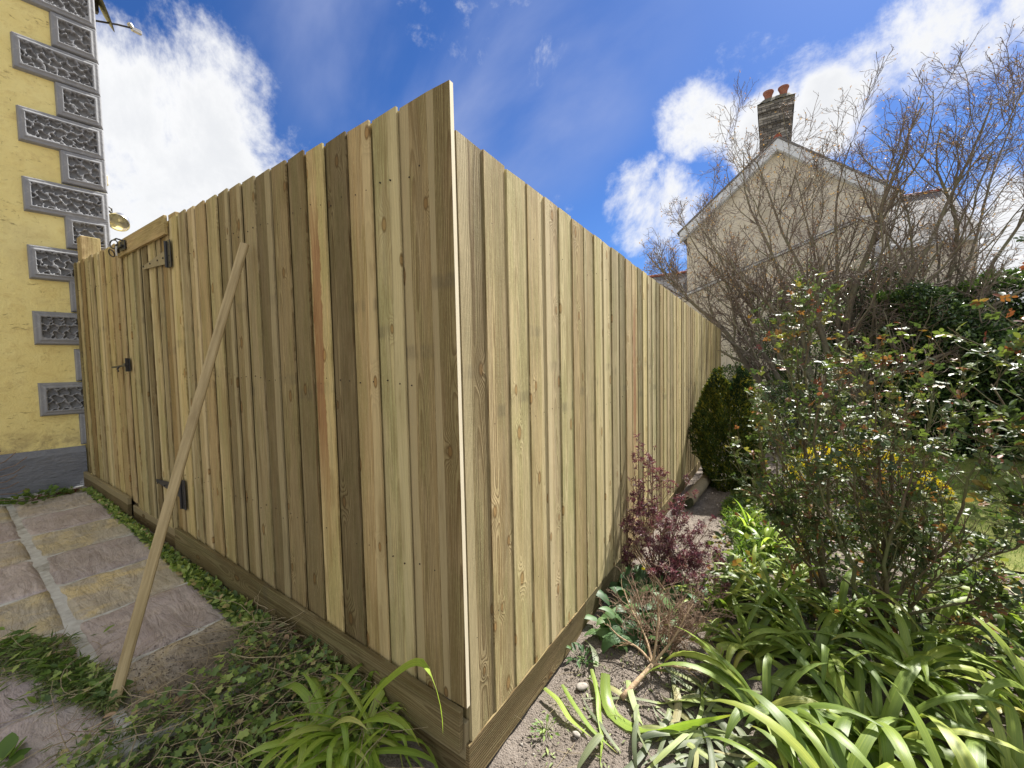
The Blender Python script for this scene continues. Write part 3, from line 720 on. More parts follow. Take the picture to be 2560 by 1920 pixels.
plank('post', corner, (-.10, .022, -.35), (-.004, .10, 2.10), MW, OL)
plank('rail', corner, (-2.4, .02, .55), (-.1, .058, .64), MW, MD, along='x')
plank('rail', corner, (-2.4, .02, 1.25), (-.1, .058, 1.34), MW, MD, along='x')
plank('rail', corner, (-2.4, .02, 2.00), (-.1, .058, 2.09), MW, MD, along='x')
plank('post', corner, (-2.46, .022, -.2), (-2.345, .11, 2.385), MW, TN)

# short run by the house
side = thing('wooden_fence', 'narrow fence run of pale boards between the gate and the yellow house', 'fence', (0, 0, 0), 'new featheredge fence')
JS = [-4.850, -4.741, -4.607, -4.455, -4.312, -4.165, -3.995, -3.845, -3.690, -3.533, -3.392]
CS = [OL, PL, OR, PL, GY, PL, TN, YL, TN, PK]
fence_boards(side, JS, 'x', ltop, lambda x: lkick(x) - .03, CS, lambda i: MW)
plank('gravel_board', side, (-4.84, -.030, .0), (-3.505, -.0045, .160), MW, C(0.264, 0.198, 0.110, .8), rot=(0, .034), along='x').location = (-4.84, -.017, .386 - .078)
plank('post', side, (-4.775, .03, .0), (-4.635, .165, 2.665), MW, C(0.527, 0.391, 0.202, .5), bev=.004)
plank('rail', side, (-4.6, .02, 2.05), (-3.45, .058, 2.14), MW, MD, along='x')
plank('post', side, (-3.50, .022, 0), (-3.41, .11, 2.30), MW, TN)

plank('buried_light_stop', side, (-4.8, .0, -.1), (-3.4, .018, .35), MW, DK, along='x').location = (-4.8, .03, .12)  # another added plank, keeps sun from passing below the short run
# gate
gate = thing('wooden_gate', 'boarded garden gate with strap hinges, ring latch and a level top rail', 'gate', (-2.42, 0, .3))
gl = Vector((2.42, 0, -.3))
JG = [-3.386, -3.262, -3.125, -2.979, -2.835, -2.680, -2.573, -2.426]
CG = [PL, PG, OL, DK, PL, GY, OR]
for o in fence_boards(gate, JG, 'x', lambda x: 2.30, lambda x: .245, CG, lambda i: MW, .002): o.location += gl
for a, c, col in (((-3.375, -.018, 2.245), (-2.410, .0005, 2.366), C(0.512, 0.369, 0.188, .5)),):
    o = plank('top_rail', gate, a, c, MW, col, along='x'); o.location += gl
o = plank('bottom_board', gate, (-3.50, .001, .115), (-2.552, .018, .258), MW, C(0.285, 0.198, 0.110, .8), rot=(0, .028), along='x'); o.location = Vector((-3.50, .0095, .205)) + gl
o.name = 'threshold_board'
o = plank('gap_light_stop', gate, (-3.52, .021, -.1), (-2.40, .034, .42), MW, DK, along='x'); o.location += gl  # dark plank added behind the gate foot to block light through the gaps
for z in (.55, 1.3, 2.02):
    o = plank('brace_rail', gate, (-3.37, .02, z), (-2.44, .05, z + .09), MW, MD, along='x'); o.location += gl
def hinge(zc, matS, tiltz, zp0, zp1):
    h = MB(); T = .003
    poly = [(-.46, -.010), (-.46, .012), (0, .046), (0, -.046)]
    M = Matrix.Translation((0, -.004, 0)) @ Matrix.Rotation(tiltz, 4, 'Y')
    h.prism(poly, -T, 0, M)
    o = h.build('hinge_strap', matS, gate, loc=Vector((-2.425, -.0025, zc)) + gl)
    k = MB().box((.0, -.0075, zp0 - zc), (.062, -.0015, zp1 - zc), .0015)
    k.lathe([(.0085, zp0 - zc + .004), (.0085, zp1 - zc - .004)], 12, Matrix.Translation((.002, -.011, 0)))
    q = k.build('hinge_plate', MBLACK, gate, loc=Vector((-2.425, -.0025, zc)) + gl)
    s = MB()
    for x in (-.43, -.30, -.16, -.06):
        s.lathe([(.0065, 0), (.0065, .003), (.003, .0045)], 8, Matrix.Translation((x, -.0085, -.001)) @ Matrix.Rotation(math.pi / 2, 4, 'X'))
    for z in (zp0 - zc + .03, 0, zp1 - zc - .03):
        s.lathe([(.005, 0), (.005, .003)], 8, Matrix.Translation((.036, -.0075, z)) @ Matrix.Rotation(math.pi / 2, 4, 'X'))
    s.build('screw_head', MBLACK, o if matS is MBLACK else q, loc=(0, 0, 0), kind='stuff')
hinge(2.105, MZINC, -.02, 2.03, 2.205)
hinge(.555, MBLACK, .03, .44, .64)
# ring latch at the top corner
k = MB().box((-.055, -.032, -.035), (.055, -.024, .035), .002)
k.box((-.10, -.045, -.012), (.02, -.034, .006), .002)
k.box((-.15, -.040, -.030), (-.115, -.006, .030), .003)
k.tube([(.035, -.035, .03), (.035, -.07, .035), (.0, -.075, .03)], .006)
k.build('ring_latch', MBLACK, gate, loc=Vector((-3.20, 0, 2.305)) + gl)
def ring(r, t, M, n=20):
    pts = [M @ Vector((r * math.cos(2 * math.pi * i / n), 0, r * math.sin(2 * math.pi * i / n))) for i in range(n + 1)]
    return MB().tube([tuple(p) for p in pts], t, 6)
ring(.032, .0045, Matrix.Translation((-.03, -.055, .020)) @ Matrix.Rotation(.5, 4, 'Z')).build('latch_ring', MBLACK, gate, loc=Vector((-3.26, 0, 2.305)) + gl)
ring(.026, .0045, Matrix.Translation((-.10, -.055, -.035)) @ Matrix.Rotation(.3, 4, 'Z') @ Matrix.Rotation(.4, 4, 'X')).build('latch_ring', MBLACK, gate, loc=Vector((-3.26, 0, 2.305)) + gl)
MB().tube([(0, 0, .03), (.004, -.004, 0), (.002, -.002, -.04)], .0055, 6).build('tag', MPLAS, gate, loc=Vector((-3.235, -.055, 2.27)) + gl)
# bolt at mid height
k = MB().box((-.04, -.009, -.05), (.03, -.003, .05), .0015)
k.box((-.03, -.035, -.013), (.02, -.009, .013), .002); k.box((.005, -.030, -.052), (.018, -.009, .052), .002)
k.build('bolt_keeper', MBLACK, gate, loc=Vector((-3.335, 0, 1.418)) + gl)
MB().tube([(.02, -.024, 0), (-.10, -.026, -.004), (-.30, -.034, -.012)], .0075, 8).build('sliding_bolt', MBLACK, gate, loc=Vector((-3.335, 0, 1.415)) + gl)
MB().tube([(-.13, -.026, 0), (-.13, -.045, -.03), (-.10, -.045, -.045)], .006, 6).build('bolt_handle', MBLACK, gate, loc=Vector((-3.335, 0, 1.415)) + gl)

# right-hand run
right_f = thing('wooden_fence', 'long fence run beside the flower bed, pale boards in raking sun receding from the corner', 'fence', (0, 0, 0), 'new featheredge fence')
JR = [.022, .172, .321, .479, .638, .786, .940, 1.097, 1.250, 1.399, 1.554, 1.710, 1.856, 2.007, 2.160, 2.305, 2.450, 2.599, 2.748, 2.891]
while JR[-1] < 8.15: JR.append(JR[-1] + .1505)
CR = [C(0.292, 0.226, 0.128, .95), C(0.470, 0.360, 0.215, .8), PL, C(0.476, 0.369, 0.202, .6), C(0.512, 0.404, 0.273, .6), C(0.534, 0.472, 0.280, .45), TN, C(0.512, 0.418, 0.260, .6), PL, C(0.570, 0.472, 0.292, .5), GY, OL, C(0.534, 0.398, 0.247, .5), C(0.598, 0.453, 0.253, .5),
      OL, YL, GY, C(0.527, 0.466, 0.325, .5), OL, TN, PL, PK, GY, PL, TN, YL, MD, PL]
rkick = lambda y: .026 - .0235 * y
fence_boards(right_f, JR, 'y', lambda y: 2.136 - .0222 * y, lambda y: rkick(y) - .006, CR, lambda i: MWRS if i == 13 else MWR)
kb = [(0.0, 1.045), (1.05, 3.03), (3.035, 5.0), (5.005, 7.0), (7.005, 8.3)]
for i, (a, c) in enumerate(kb):
    col = [C(0.320, 0.226, 0.117, .95), OL, C(0.384, 0.274, 0.143, .8), TN, TN][i]
    off = [0, -.006, 0, .003, 0][i]
    o = plank('gravel_board', right_f, (.0 + off, a, 0), (.027 + off, c, .158), MWR, col, rot=(-.0235, 0), along='y')
    o.location = (-.0112 + off * .4, a, rkick(a) - .079 + (.0 if i else 0))
for y in (.10, 1.9, 3.8, 5.7, 7.6):
    plank('post', right_f, (-.115, y - .05, -.5), (-.022, y + .05, 2.02 - .02 * y), MW, MD)
for z in (.35, 1.1, 1.85):
    plank('rail', right_f, (-.06, .15, z), (-.022, 8.2, z + .09), MW, MD, rot=(-.0222, 0), along='y')

# nails of each run, in the board faces
def nails(parent, joints, axis_, zs, fr=lambda x: 0):
    b = MB()
    for i in range(len(joints) - 1):
        for z in zs:
            for u in (.28, .78):
                if random.random() < .12: continue
                p = joints[i] + (joints[i + 1] - joints[i]) * u + random.uniform(-.012, .012); zz = z(p) + random.uniform(-.02, .02)
                r = random.uniform(.0022, .0034); d = .0075 * ((1 - u) if axis_ == 'x' else u)
                if axis_ == 'x': M = Matrix.Translation((p, d - .0002, zz)) @ Matrix.Rotation(math.pi / 2, 4, 'X')
                else: M = Matrix.Translation((-d + .0002, p, zz)) @ Matrix.Rotation(math.pi / 2, 4, 'Y')
                b.lathe([(r, -.004), (r, .0014)], 6, M)
    b.build('nails', MHOLE, parent, kind='stuff')
nails(corner, JL, 'x', [lambda x: 2.04 - .02 * x, lambda x: 1.29 - .02 * x, lambda x: .60 - .03 * x])
nails(side, JS, 'x', [lambda x: 2.04 - .02 * x, lambda x: 1.29 - .02 * x])
nails(right_f, JR[:30], 'y', [lambda y: 1.90 - .022 * y, lambda y: 1.14 - .022 * y, lambda y: .40 - .022 * y])

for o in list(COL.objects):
    if o.type == 'MESH' and o.parent in (corner, side, gate, right_f) and o.name.split('.')[0] in ('board', 'gravel_board', 'threshold_board', 'post', 'top_rail', 'buried_light_stop'):
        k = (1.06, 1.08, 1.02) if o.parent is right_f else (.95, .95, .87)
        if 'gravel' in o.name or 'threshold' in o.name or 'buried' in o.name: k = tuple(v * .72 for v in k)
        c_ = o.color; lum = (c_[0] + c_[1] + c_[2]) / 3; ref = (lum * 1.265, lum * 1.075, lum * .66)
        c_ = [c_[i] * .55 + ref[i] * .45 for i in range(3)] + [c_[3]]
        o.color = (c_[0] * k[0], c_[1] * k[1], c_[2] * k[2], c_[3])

# timber prop leaning on the fence
pb = Vector((-1.232, -.640, .052)); pt = Vector((-1.325, -.036, 1.985)); d = pt - pb; L = d.length
b = MB(); h = .0100; c_ = .0035
prof = [(-h + c_, -h), (h - c_, -h), (h, -h + c_), (h, h - c_), (h - c_, h), (-h + c_, h), (-h, h - c_), (-h, -h + c_)]
V = []; F = []
for k in range(9):
    t = k / 8; bow = .006 * math.sin(math.pi * t)
    for (x, y) in prof: V.append((x * 1.85 + bow, y * 1.0, L * t))
for k in range(8):
    for i in range(8): F.append((k * 8 + i, k * 8 + (i + 1) % 8, k * 8 + 8 + (i + 1) % 8, k * 8 + 8 + i))
F.append(tuple(range(7, -1, -1))); F.append(tuple(range(64, 72)))
b.add(V, F); prop = b.build('timber_prop', MPROP)
prop.rotation_mode = 'QUATERNION'; prop.rotation_quaternion = d.to_track_quat('Z', 'Y') @ Matrix.Rotation(.9, 3, 'Z').to_quaternion(); prop.location = pb
tag(prop, 'long pale square timber leaning from the paving against the fence boards', 'timber')

# half-round log by the gravel board
b = MB()
prof = []
P = []; R_ = []
for k in range(9):
    t = k / 8; P.append((.150 + .07 * t, 3.40 + 1.35 * t, -.105 - .012 * t)); R_.append(.062 + .003 * math.sin(k * 2.1))
b.tube(P, R_, 18); me = b.mesh('log', MLOG, False); me.materials.append(MLOGEND)
for p in me.polygons:
    if len(p.vertices) > 4: p.material_index = 1
    else: p.use_smooth = True
lg = obj('log', me); tag(lg, 'round weathered timber post lying on the soil along the fence foot', 'log')

# ------------------------------------------------------------------ yellow house
HX = -4.90
house = thing('yellow_house', 'yellow rendered house corner with grey ornamental corner blocks and grey plinth', 'house', (HX, 0, .2), rot=(0, 0, -math.radians(8)))
hl = -Vector((HX, 0, .2))
b = MB().box((-11, -7.0, .0), (HX, .283, 6.4)); b.build('wall', MYEL, house, loc=hl)
b = MB(); 
pr = [(HX + .001, -.2), (HX + .052, -.2), (HX + .052, .585), (HX + .004, .635), (HX + .001, .64)]
V = [(x, -7.0, z) for x, z in pr] + [(x, .01, z) for x, z in pr]; n = 5
b.add(V, [tuple(range(4, -1, -1)), tuple(range(5, 10))] + [(i, (i + 1) % 5, (i + 1) % 5 + 5, i + 5) for i in range(5)])
b.build('plinth', MPLINTH, house, loc=hl)
b = MB().prism([(-11.4, 6.35), (HX + .30, 6.35), (-8, 8.6)], -7.4, .302); b.build('roof', MSLATE, house, loc=hl)

def quoin_mesh(w, h, seed):
    r = np.random.default_rng(seed)
    st = .0052; nu = int(w / st); nv = int(h / st)
    u = np.linspace(0, w, nu); v = np.linspace(0, h, nv); U, W_ = np.meshgrid(u, v)
    d = np.minimum(np.minimum(U, w - U), np.minimum(W_, h - W_))
    z = .044 * sstep(0, .012, d) + .010 * sstep(.034, .044, d)
    # jittered cells
    m = .062; iw = w - 2 * m; ih = h - 2 * m
    ncx = max(2, round(iw / .080)); ncy = 3
    pts = []
    for i in range(-1, ncx + 1):
        for j in range(-1, ncy + 1):
            pts.append((m + (i + .5 + (.25 if j % 2 else -.25) + r.uniform(-.13, .13)) * iw / ncx, m + (j + .5 + r.uniform(-.10, .10)) * ih / ncy))
    pts = np.array(pts)
    uu = U + .009 * np.sin(W_ * 95 + seed) + .004 * np.sin(U * 160 + seed * 2 + W_ * 60); vv = W_ + .009 * np.sin(U * 88 + seed * 3) + .003 * np.sin(W_ * 150 + U * 90)
    D = np.sqrt((uu[..., None] - pts[:, 0]) ** 2 + (vv[..., None] - pts[:, 1]) ** 2); D.sort(axis=-1)
    web = 1 - sstep(.009, .019, D[..., 1] - D[..., 0])
    inner = sstep(m - .008, m - .001, d)
    rec = .052 - .046 * (1 - web * .97) + .003 * (fbm(U * 60, W_ * 60, seed) - .5)
    z = z * (1 - inner) + rec * inner
    z = z + .0016 * (fbm(U * 90, W_ * 90, seed + 5) - .5)
    V = np.stack([z, U, W_], -1).reshape(-1, 3); ii = np.arange(nu * nv).reshape(nv, nu)
    F = np.stack([ii[:-1, :-1], ii[:-1, 1:], ii[1:, 1:], ii[1:, :-1]], -1).reshape(-1, 4)
    ring = np.concatenate([ii[0, :], ii[1:, -1], ii[-1, -2::-1], ii[-2:0:-1, 0]])
    low = V[ring].copy(); low[:, 0] = -.004; nb = len(V); k = len(ring); V = np.concatenate([V, low]); j = np.arange(k)
    F2 = np.stack([ring, nb + j, nb + (j + 1) % k, ring[(j + 1) % k]], -1)
    return mesh_from('corner_block', V, [F, F2], MGREY, True)
QW = [quoin_mesh(.565, .318, 3), quoin_mesh(.565, .318, 8), quoin_mesh(.565, .318, 15)]
QN = [quoin_mesh(.318, .318, 4), quoin_mesh(.318, .318, 9)]
# wide and narrow blocks alternate up the corner
zt = [.965, 1.642, 2.255, 2.875, 3.505, 4.145, 4.785, 5.425]
for i, z in enumerate(zt):
    z = z - .006
    obj('corner_block', QW[i % 3], house, (HX + .0, -.270, z) + np.array(hl), (0, 0, 0))
    obj('corner_block', QN[i % 2], house, (HX + .0, -.022, z + .324) + np.array(hl), (0, 0, 0))
obj('corner_block', QN[0], house, (HX + .0, -.022, .652) + np.array(hl), (0, 0, 0))

# satellite dish (seen edge-on) on the far face of the house
dish = thing('satellite_dish', 'grey satellite dish on its arm at the top of the house corner', 'satellite dish', (-5.3, .31, 5.25))
b = MB(); prof = [(r_ * .72, z_ * .6) for r_, z_ in ((.002, 0), (.08, .004), (.16, .016), (.24, .036), (.30, .058), (.31, .056), (.24, .030), (.16, .009), (.08, -.004), (.002, -.008))]
Md = Matrix.Translation((.0, .12, .10)) @ Vector((.33, .86, .33)).to_track_quat('Z', 'Y').to_matrix().to_4x4()
b.lathe(prof, 32, Md, cap=False)
b.build('reflector', MDISH, dish, True)
b = MB().box((-.045, -.01, -.06), (.045, .02, .40), .004); b.box((-.03, .0, .0), (.03, .11, .30), .004); b.build('wall_bracket', MBLACK, dish)
MB().tube([(0, .08, -.09), (0, .26, -.01), (0, .39, .035)], .010, 8).build('arm', MBLACK, dish)
b = MB().box((-.02, .38, .005), (.02, .47, .05), .006); b.lathe([(.022, 0), (.026, .04), (.018, .05)], 14, Matrix.Translation((0, .39, .035)) @ Matrix.Rotation(.7, 4, 'X')); b.build('receiver', MGALV, dish)
# floodlight and small box on the same face
lamp = thing('floodlight', 'round metal floodlight on a black bracket below the house corner', 'lamp', (-5.1, .31, 3.10))
b = MB().box((-.03, -.01, -.05), (.03, .02, .06), .004); b.tube([(0, .02, 0), (0, .055, -.02), (0, .07, -.045)], .013, 8); b.tube([(0, .03, .035), (0, .06, .02), (0, .062, -.02)], .008, 8)
b.build('bracket', MBLACK, lamp)
Ml = Matrix.Translation((0, .115, -.095)) @ (-Vector((.62, -.42, -.66))).to_track_quat('Z', 'Y').to_matrix().to_4x4() @ Matrix.Scale(1.25, 4)
b = MB(); b.lathe([(.018, .075), (.035, .070), (.060, .035), (.074, -.015), (.080, -.035), (.077, -.036), (.070, -.015), (.055, .030), (.03, .062), (.002, .066)], 28, Ml, cap=False)
b.build('lamp_housing', MALU, lamp, True)
b = MB(); b.lathe([(.075, -.031), (.050, -.046), (.002, -.050)], 28, Ml, cap=False); b.build('lens', MGLASS, lamp, True)
b = MB(); b.lathe([(.012, .055), (.018, .02), (.012, -.01), (.002, -.014)], 12, Ml, cap=False); b.build('bulb', MPLAS, lamp, True)
bx = MB().box((-.04, 0, -.05), (.04, .055, .05), .006).build('junction_box', MPLAS, None, loc=(-5.1, .302, 3.40)); tag(bx, 'small pale plastic box at the house edge above the floodlight', 'box')
# ------------------------------------------------------------------ neighbour's house
nh = thing('neighbour_house', 'cream gabled house with brick chimney behind the bare tree', 'house', (.94, 14.0, -.3))
nl = -Vector((.94, 14.0, -.3))
ex0, ex1, ez, ax_, az_ = -1.62, 3.50, 5.72, .94, 7.83
b = MB().prism([(ex0, -.4), (ex1, -.4), (ex1, ez), (ax_, az_), (ex0, ez)], 14.0, 22.0); b.build('wall', MCREAM, nh, loc=nl)
# roof slopes
def slope(x0, z0, x1, z1, y0, y1, t, name, mat):
    dx, dz = x1 - x0, z1 - z0; L = math.hypot(dx, dz); nx, nz_ = -dz / L * t, dx / L * t
    if nz_ < 0: nx, nz_ = -nx, -nz_
    return MB().prism([(x0, z0), (x1, z1), (x1 + nx, z1 + nz_), (x0 + nx, z0 + nz_)], y0, y1).build(name, mat, nh, loc=nl)
k = .82
slope(ax_ + 2.82, az_ + .12 - 2.82 * k, ax_, az_ + .12, 13.78, 22.1, .05, 'roof', MSLATE)
slope(ax_ - 2.82, az_ + .12 - 2.82 * k, ax_ - .002, az_ + .12, 13.78, 22.1, .05, 'roof', MSLATE)
for s in (-1, 1):
    x1 = ax_ + s * 2.76
    P = [(ax_, az_ + .11), (x1, az_ + .11 - 2.76 * k), (x1, az_ - .20 - 2.76 * k), (ax_, az_ - .20)]
    if s > 0: P = [(x + .001, z) for x, z in P]
    MB().prism(P, 13.80, 13.84).build('bargeboard', MWHITE, nh, loc=nl)
    MB().prism([(ax_ + s * .001, az_ - .19), (x1, az_ - .19 - 2.76 * k), (x1, az_ - .215 - 2.76 * k), (ax_ + s * .001, az_ - .215)], 13.842, 14.0).build('soffit', MWHITE, nh, loc=nl)
# red ridge tiles of the main roof
def ridge(parent, x0, y0, x1, y1, z, n, loc):
    me = MB().prism([(-.11, -.02), (-.07, .06), (0, .09), (.07, .06), (.11, -.02)], -.5, .5).mesh('ridge_tile', MRED)
    ang = math.atan2(y1 - y0, x1 - x0) - math.pi / 2; L = math.hypot(x1 - x0, y1 - y0) / n
    for i in range(n):
        t = (i + .5) / n
        o = obj('ridge_tile', me, parent, Vector((x0 + (x1 - x0) * t, y0 + (y1 - y0) * t, z + random.uniform(-.006, .006))) + Vector(loc), (0, 0, ang)); o.scale = (1, L * .97, 1)
ridge(nh, ax_, 13.80, ax_, 22.0, az_ + .16, 18, nl)
def slates(parent, p0, u, v, nu, nv, loc, seed=1):
    """rows of slates: p0 eaves corner, u along eaves, v up the slope"""
    u = Vector(u); v = Vector(v); p0 = Vector(p0); nrm = u.cross(v).normalized()
    if nrm.z < 0: nrm = -nrm
    du = u / nu; dv = v / nv; w = du.length; h = dv.length
    me = MB().box((-w * .485, -h * .05, 0), (w * .485, h * 1.25, .012)).mesh('slate', MSLATE)
    un = u.normalized(); vn = v.normalized()
    R3 = Matrix((un, vn, nrm)).transposed()
    for j in range(nv):
        for i in range(nu):
            p = p0 + du * (i + .5 + (.5 if j % 2 else 0) * (1 if i < nu - 1 else .0)) + dv * j + nrm * (.012 + random.uniform(0, .005))
            o = obj('slate', me, parent, p + Vector(loc)); o.rotation_mode = 'QUATERNION'; o.rotation_quaternion = (R3 @ Matrix.Rotation(.045 + random.uniform(-.006, .006), 3, 'X')).to_quaternion()
# right rear wing
b = MB().box((3.52, 16.0, -.4), (5.75, 20.0, 4.72)); b.build('wing_wall', MCREAM, nh, loc=nl)
b = MB().prism([(3.52, 4.70), (5.9, 4.70), (5.45, 6.72), (3.52, 6.72)], 17.98, 18.02); b.build('wing_gable', MCREAM, nh, loc=nl)
b = MB().add([(3.52, 15.85, 4.72), (5.95, 15.85, 4.72), (5.45, 18, 6.70), (3.52, 18, 6.70), (5.95, 20.1, 4.72), (3.52, 20.1, 4.72)], [(0, 1, 2, 3), (1, 4, 2), (3, 2, 4, 5), (0, 5, 4, 1)]); b.build('wing_roof', MSLATE, nh, loc=nl)
slates(nh, (3.55, 15.85, 4.735), (2.1, 0, 0), (0, 2.15, 1.98), 8, 9, nl)
ridge(nh, 3.55, 18.0, 5.45, 18.0, 6.72, 6, nl)
MB().box((3.52, 15.76, 4.60), (5.98, 15.85, 4.74), .01).build('gutter', MWHITE, nh, loc=nl)
# left rear wing
b = MB().box((-4.6, 15.6, -.4), (-1.75, 19, 3.62)); b.build('wing_wall', MCREAM, nh, loc=nl)
b = MB().add([(-4.7, 15.5, 3.60), (-1.70, 15.5, 3.60), (-1.70, 17, 4.92), (-4.7, 17, 4.92), (-1.70, 18.6, 3.6), (-4.7, 18.6, 3.6)], [(0, 1, 2, 3), (1, 4, 2), (3, 2, 4, 5), (0, 3, 5), (0, 5, 4, 1)]); b.build('wing_roof', MSLATE, nh, loc=nl)
slates(nh, (-4.6, 15.5, 3.615), (2.85, 0, 0), (0, 1.5, 1.32), 10, 6, nl)
ridge(nh, -4.6, 17.0, -1.72, 17.0, 4.95, 9, nl)
# lean-to with white coping across the gable
b = MB().prism([(-1.75, -.4), (3.1, -.4), (3.1, 5.05), (2.85, 5.05), (-1.75, 3.42)], 13.55, 13.998); b.build('lean_to_wall', MCREAM, nh, loc=nl)
b = MB().tube([(-2.0, 13.50, 3.40), (-1.75, 13.50, 3.47), (2.85, 13.50, 5.12), (3.1, 13.50, 5.10)], .05, 10); b.build('verge_coping', MWHITE, nh, True, loc=nl)
b = MB().prism([(-1.85, 3.46), (2.85, 5.10), (2.85, 5.14), (-1.85, 3.50)], 13.45, 13.998); b.build('lean_to_roof', MSLATE, nh, loc=nl)
MB().tube([(3.18, 13.46, 5.1), (3.18, 13.46, 2.0), (3.18, 13.46, -.4)], .04, 10).build('downpipe', MGALV, nh, True, loc=nl)
MB().box((3.05, 13.38, 4.0), (3.33, 13.44, 4.25), .01).build('vent_cover', MGALV, nh, loc=nl)
# chimney: core, bricks, oversailing courses, pots
cx0, cx1, cy0, cy1 = .46, 1.30, 14.25, 14.95
ch = MB().box((cx0 + .02, cy0 + .02, 6.6), (cx1 - .02, cy1 - .02, 9.30)).build('chimney', MJOINT, nh, loc=nl)
bm = [MB().box((-.5, -.5, -.5), (.5, .5, .5), .035).mesh('brick', MBRICK) for _ in range(1)]
def courses(z0, n, off, hb=.075):
    for r in range(n):
        z = z0 + (r + .5) * hb
        for face in (0, 1):
            L = (cx1 - cx0 + 2 * off) if face == 0 else (cy1 - cy0 + 2 * off)
            head = (r % 4 == 0); bl = .112 if head and face == 0 else .215
            p = -(.5 * bl if r % 2 else 0)
            while p < L - .01:
                a = max(p, 0); c = min(p + bl, L)
                if c - a > .03:
                    m_ = (a + c) / 2
                    if face == 0: loc = (cx0 - off + m_, cy0 - off + .05 - random.uniform(0, .006), z); sc = (c - a - .010, .10, hb - .010)
                    else: loc = (cx0 - off + .05 - random.uniform(0, .006), cy0 - off + m_, z); sc = (.10, c - a - .010, hb - .010)
                    if not (face == 1 and a < .05):
                        o = obj('brick', bm[0], ch, loc); o.scale = sc
                p += bl
courses(7.30, 18, 0.0); courses(8.65, 5, .02); courses(9.025, 3, .05)
b = MB().box((cx0 - .03, cy0 - .03, 9.25), (cx1 + .03, cy1 + .03, 9.30)); 
nn = 14; u = np.linspace(-.5, .5, nn); U, W_ = np.meshgrid(u, u)
zz = .20 * (1 - sstep(.25, .5, np.maximum(abs(U), abs(W_)))) + .05 * fbm(U * 8, W_ * 8, 2)
V = np.stack([(cx0 + cx1) / 2 + U * (cx1 - cx0 + .14), (cy0 + cy1) / 2 + W_ * (cy1 - cy0 + .14), 9.27 + zz], -1).reshape(-1, 3); ii = np.arange(nn * nn).reshape(nn, nn)
F = np.stack([ii[:-1, :-1], ii[:-1, 1:], ii[1:, 1:], ii[1:, :-1]], -1).reshape(-1, 4)
obj('mortar_cap', mesh_from('mortar_cap', V, F, MLICH, False), ch)
MB().box((cx0 - .055, cy0 - .055, 9.20), (cx1 + .055, cy1 + .055, 9.29), .02).build('cap_course', MLICH, ch)
MB().box((cx0 - .055, cy0 - .055, 9.0), (cx1 + .055, cy1 + .055, 9.02), .005).build('drip_course', MJOINT, ch)
MB().box((cx0 - .03, cy0 - .03, 8.60), (cx1 + .03, cy1 + .03, 8.635), .005).build('string_course', MJOINT, ch)
pp = [(.105, 0), (.10, .12), (.105, .20), (.135, .27), (.15, .30), (.15, .335), (.125, .335), (.10, .28), (.085, .18)]
for x in (.68, 1.08):
    MB().lathe(pp, 24, Matrix.Translation((x, 14.6, 9.46)), cap=False).build('chimney_pot', MTERRA, ch, True)
# ------------------------------------------------------------------ planting helpers
def unit(a): return a / (np.linalg.norm(a, axis=-1, keepdims=True) + 1e-9)
LEAF_V = (np.array([[0, 0, 0], [-.5, .42, .10], [0, .45, -.02], [.5, .42, .10], [0, 1, -.10]]), np.array([[0, 2, 1], [0, 3, 2], [1, 2, 4], [2, 3, 4]]))
LEAF_R = (np.array([[0, 0, 0], [-.38, .22, .06], [0, .25, -.03], [.38, .22, .06], [-.5, .58, .09], [0, .6, -.02], [.5, .58, .09], [-.25, .88, .0], [.25, .88, .0], [0, 1.02, -.06]]),
          np.array([[0, 2, 1], [0, 3, 2], [1, 2, 5], [1, 5, 4], [2, 3, 6], [2, 6, 5], [4, 5, 7], [5, 6, 8], [5, 9, 7], [5, 8, 9]]))
LEAF_T = (np.array([[-.5, 0, 0], [.5, 0, 0], [0, 1, 0]]), np.array([[0, 1, 2]]))
LEAF_Q = (np.array([[0, 0, 0], [-.5, .5, .05], [0, 1, 0], [.5, .5, .05]]), np.array([[0, 3, 2, 1]]))
_a = [(0, 0), (-.20, -.10), (-.48, .05), (-.33, .30), (-.62, .50), (-.26, .58), (0, 1.0), (.26, .58), (.62, .50), (.33, .30), (.48, .05), (.20, -.10)]
IVY = (np.array([[0, .34, -.05]] + [[x, y, .05 * abs(x) * 2 - .03] for x, y in _a]), np.array([[0, i + 1, (i + 1) % 12 + 1] for i in range(12)])[:, ::-1])

def leaf_cards(P, D, U, S, tpl, W=0.55, rnd=None):
    """P base points, D pointing direction, U approx normal, S length"""
    n = len(P); T, Fc = tpl
    D = unit(D); X = unit(np.cross(D, U)); N = np.cross(X, D)
    S = np.broadcast_to(np.asarray(S, float), (n,))
    V = P[:, None, :] + S[:, None, None] * (T[None, :, 0, None] * W * X[:, None, :] + T[None, :, 1, None] * D[:, None, :] + T[None, :, 2, None] * N[:, None, :])
    F = (Fc[None] + (np.arange(n) * len(T))[:, None, None]).reshape(-1, Fc.shape[1])
    r = rng.random(n) if rnd is None else rnd
    return V.reshape(-1, 3), F, np.repeat(r, len(T))

def rdir(n, zb=0.0, zs=1.0):
    v = rng.normal(size=(n, 3)); v[:, 2] = v[:, 2] * zs + zb; return unit(v)

def stuff(name, V, F, rnd, mat, parent=None, loc=(0, 0, 0), smooth=False):
    me = mesh_from(name, V - np.array(loc if parent is None else parent.location), F, mat, smooth, {'rnd': rnd} if rnd is not None else None)
    o = obj(name, me, parent, loc if parent is None else (0, 0, 0)); o['kind'] = 'stuff'; return o

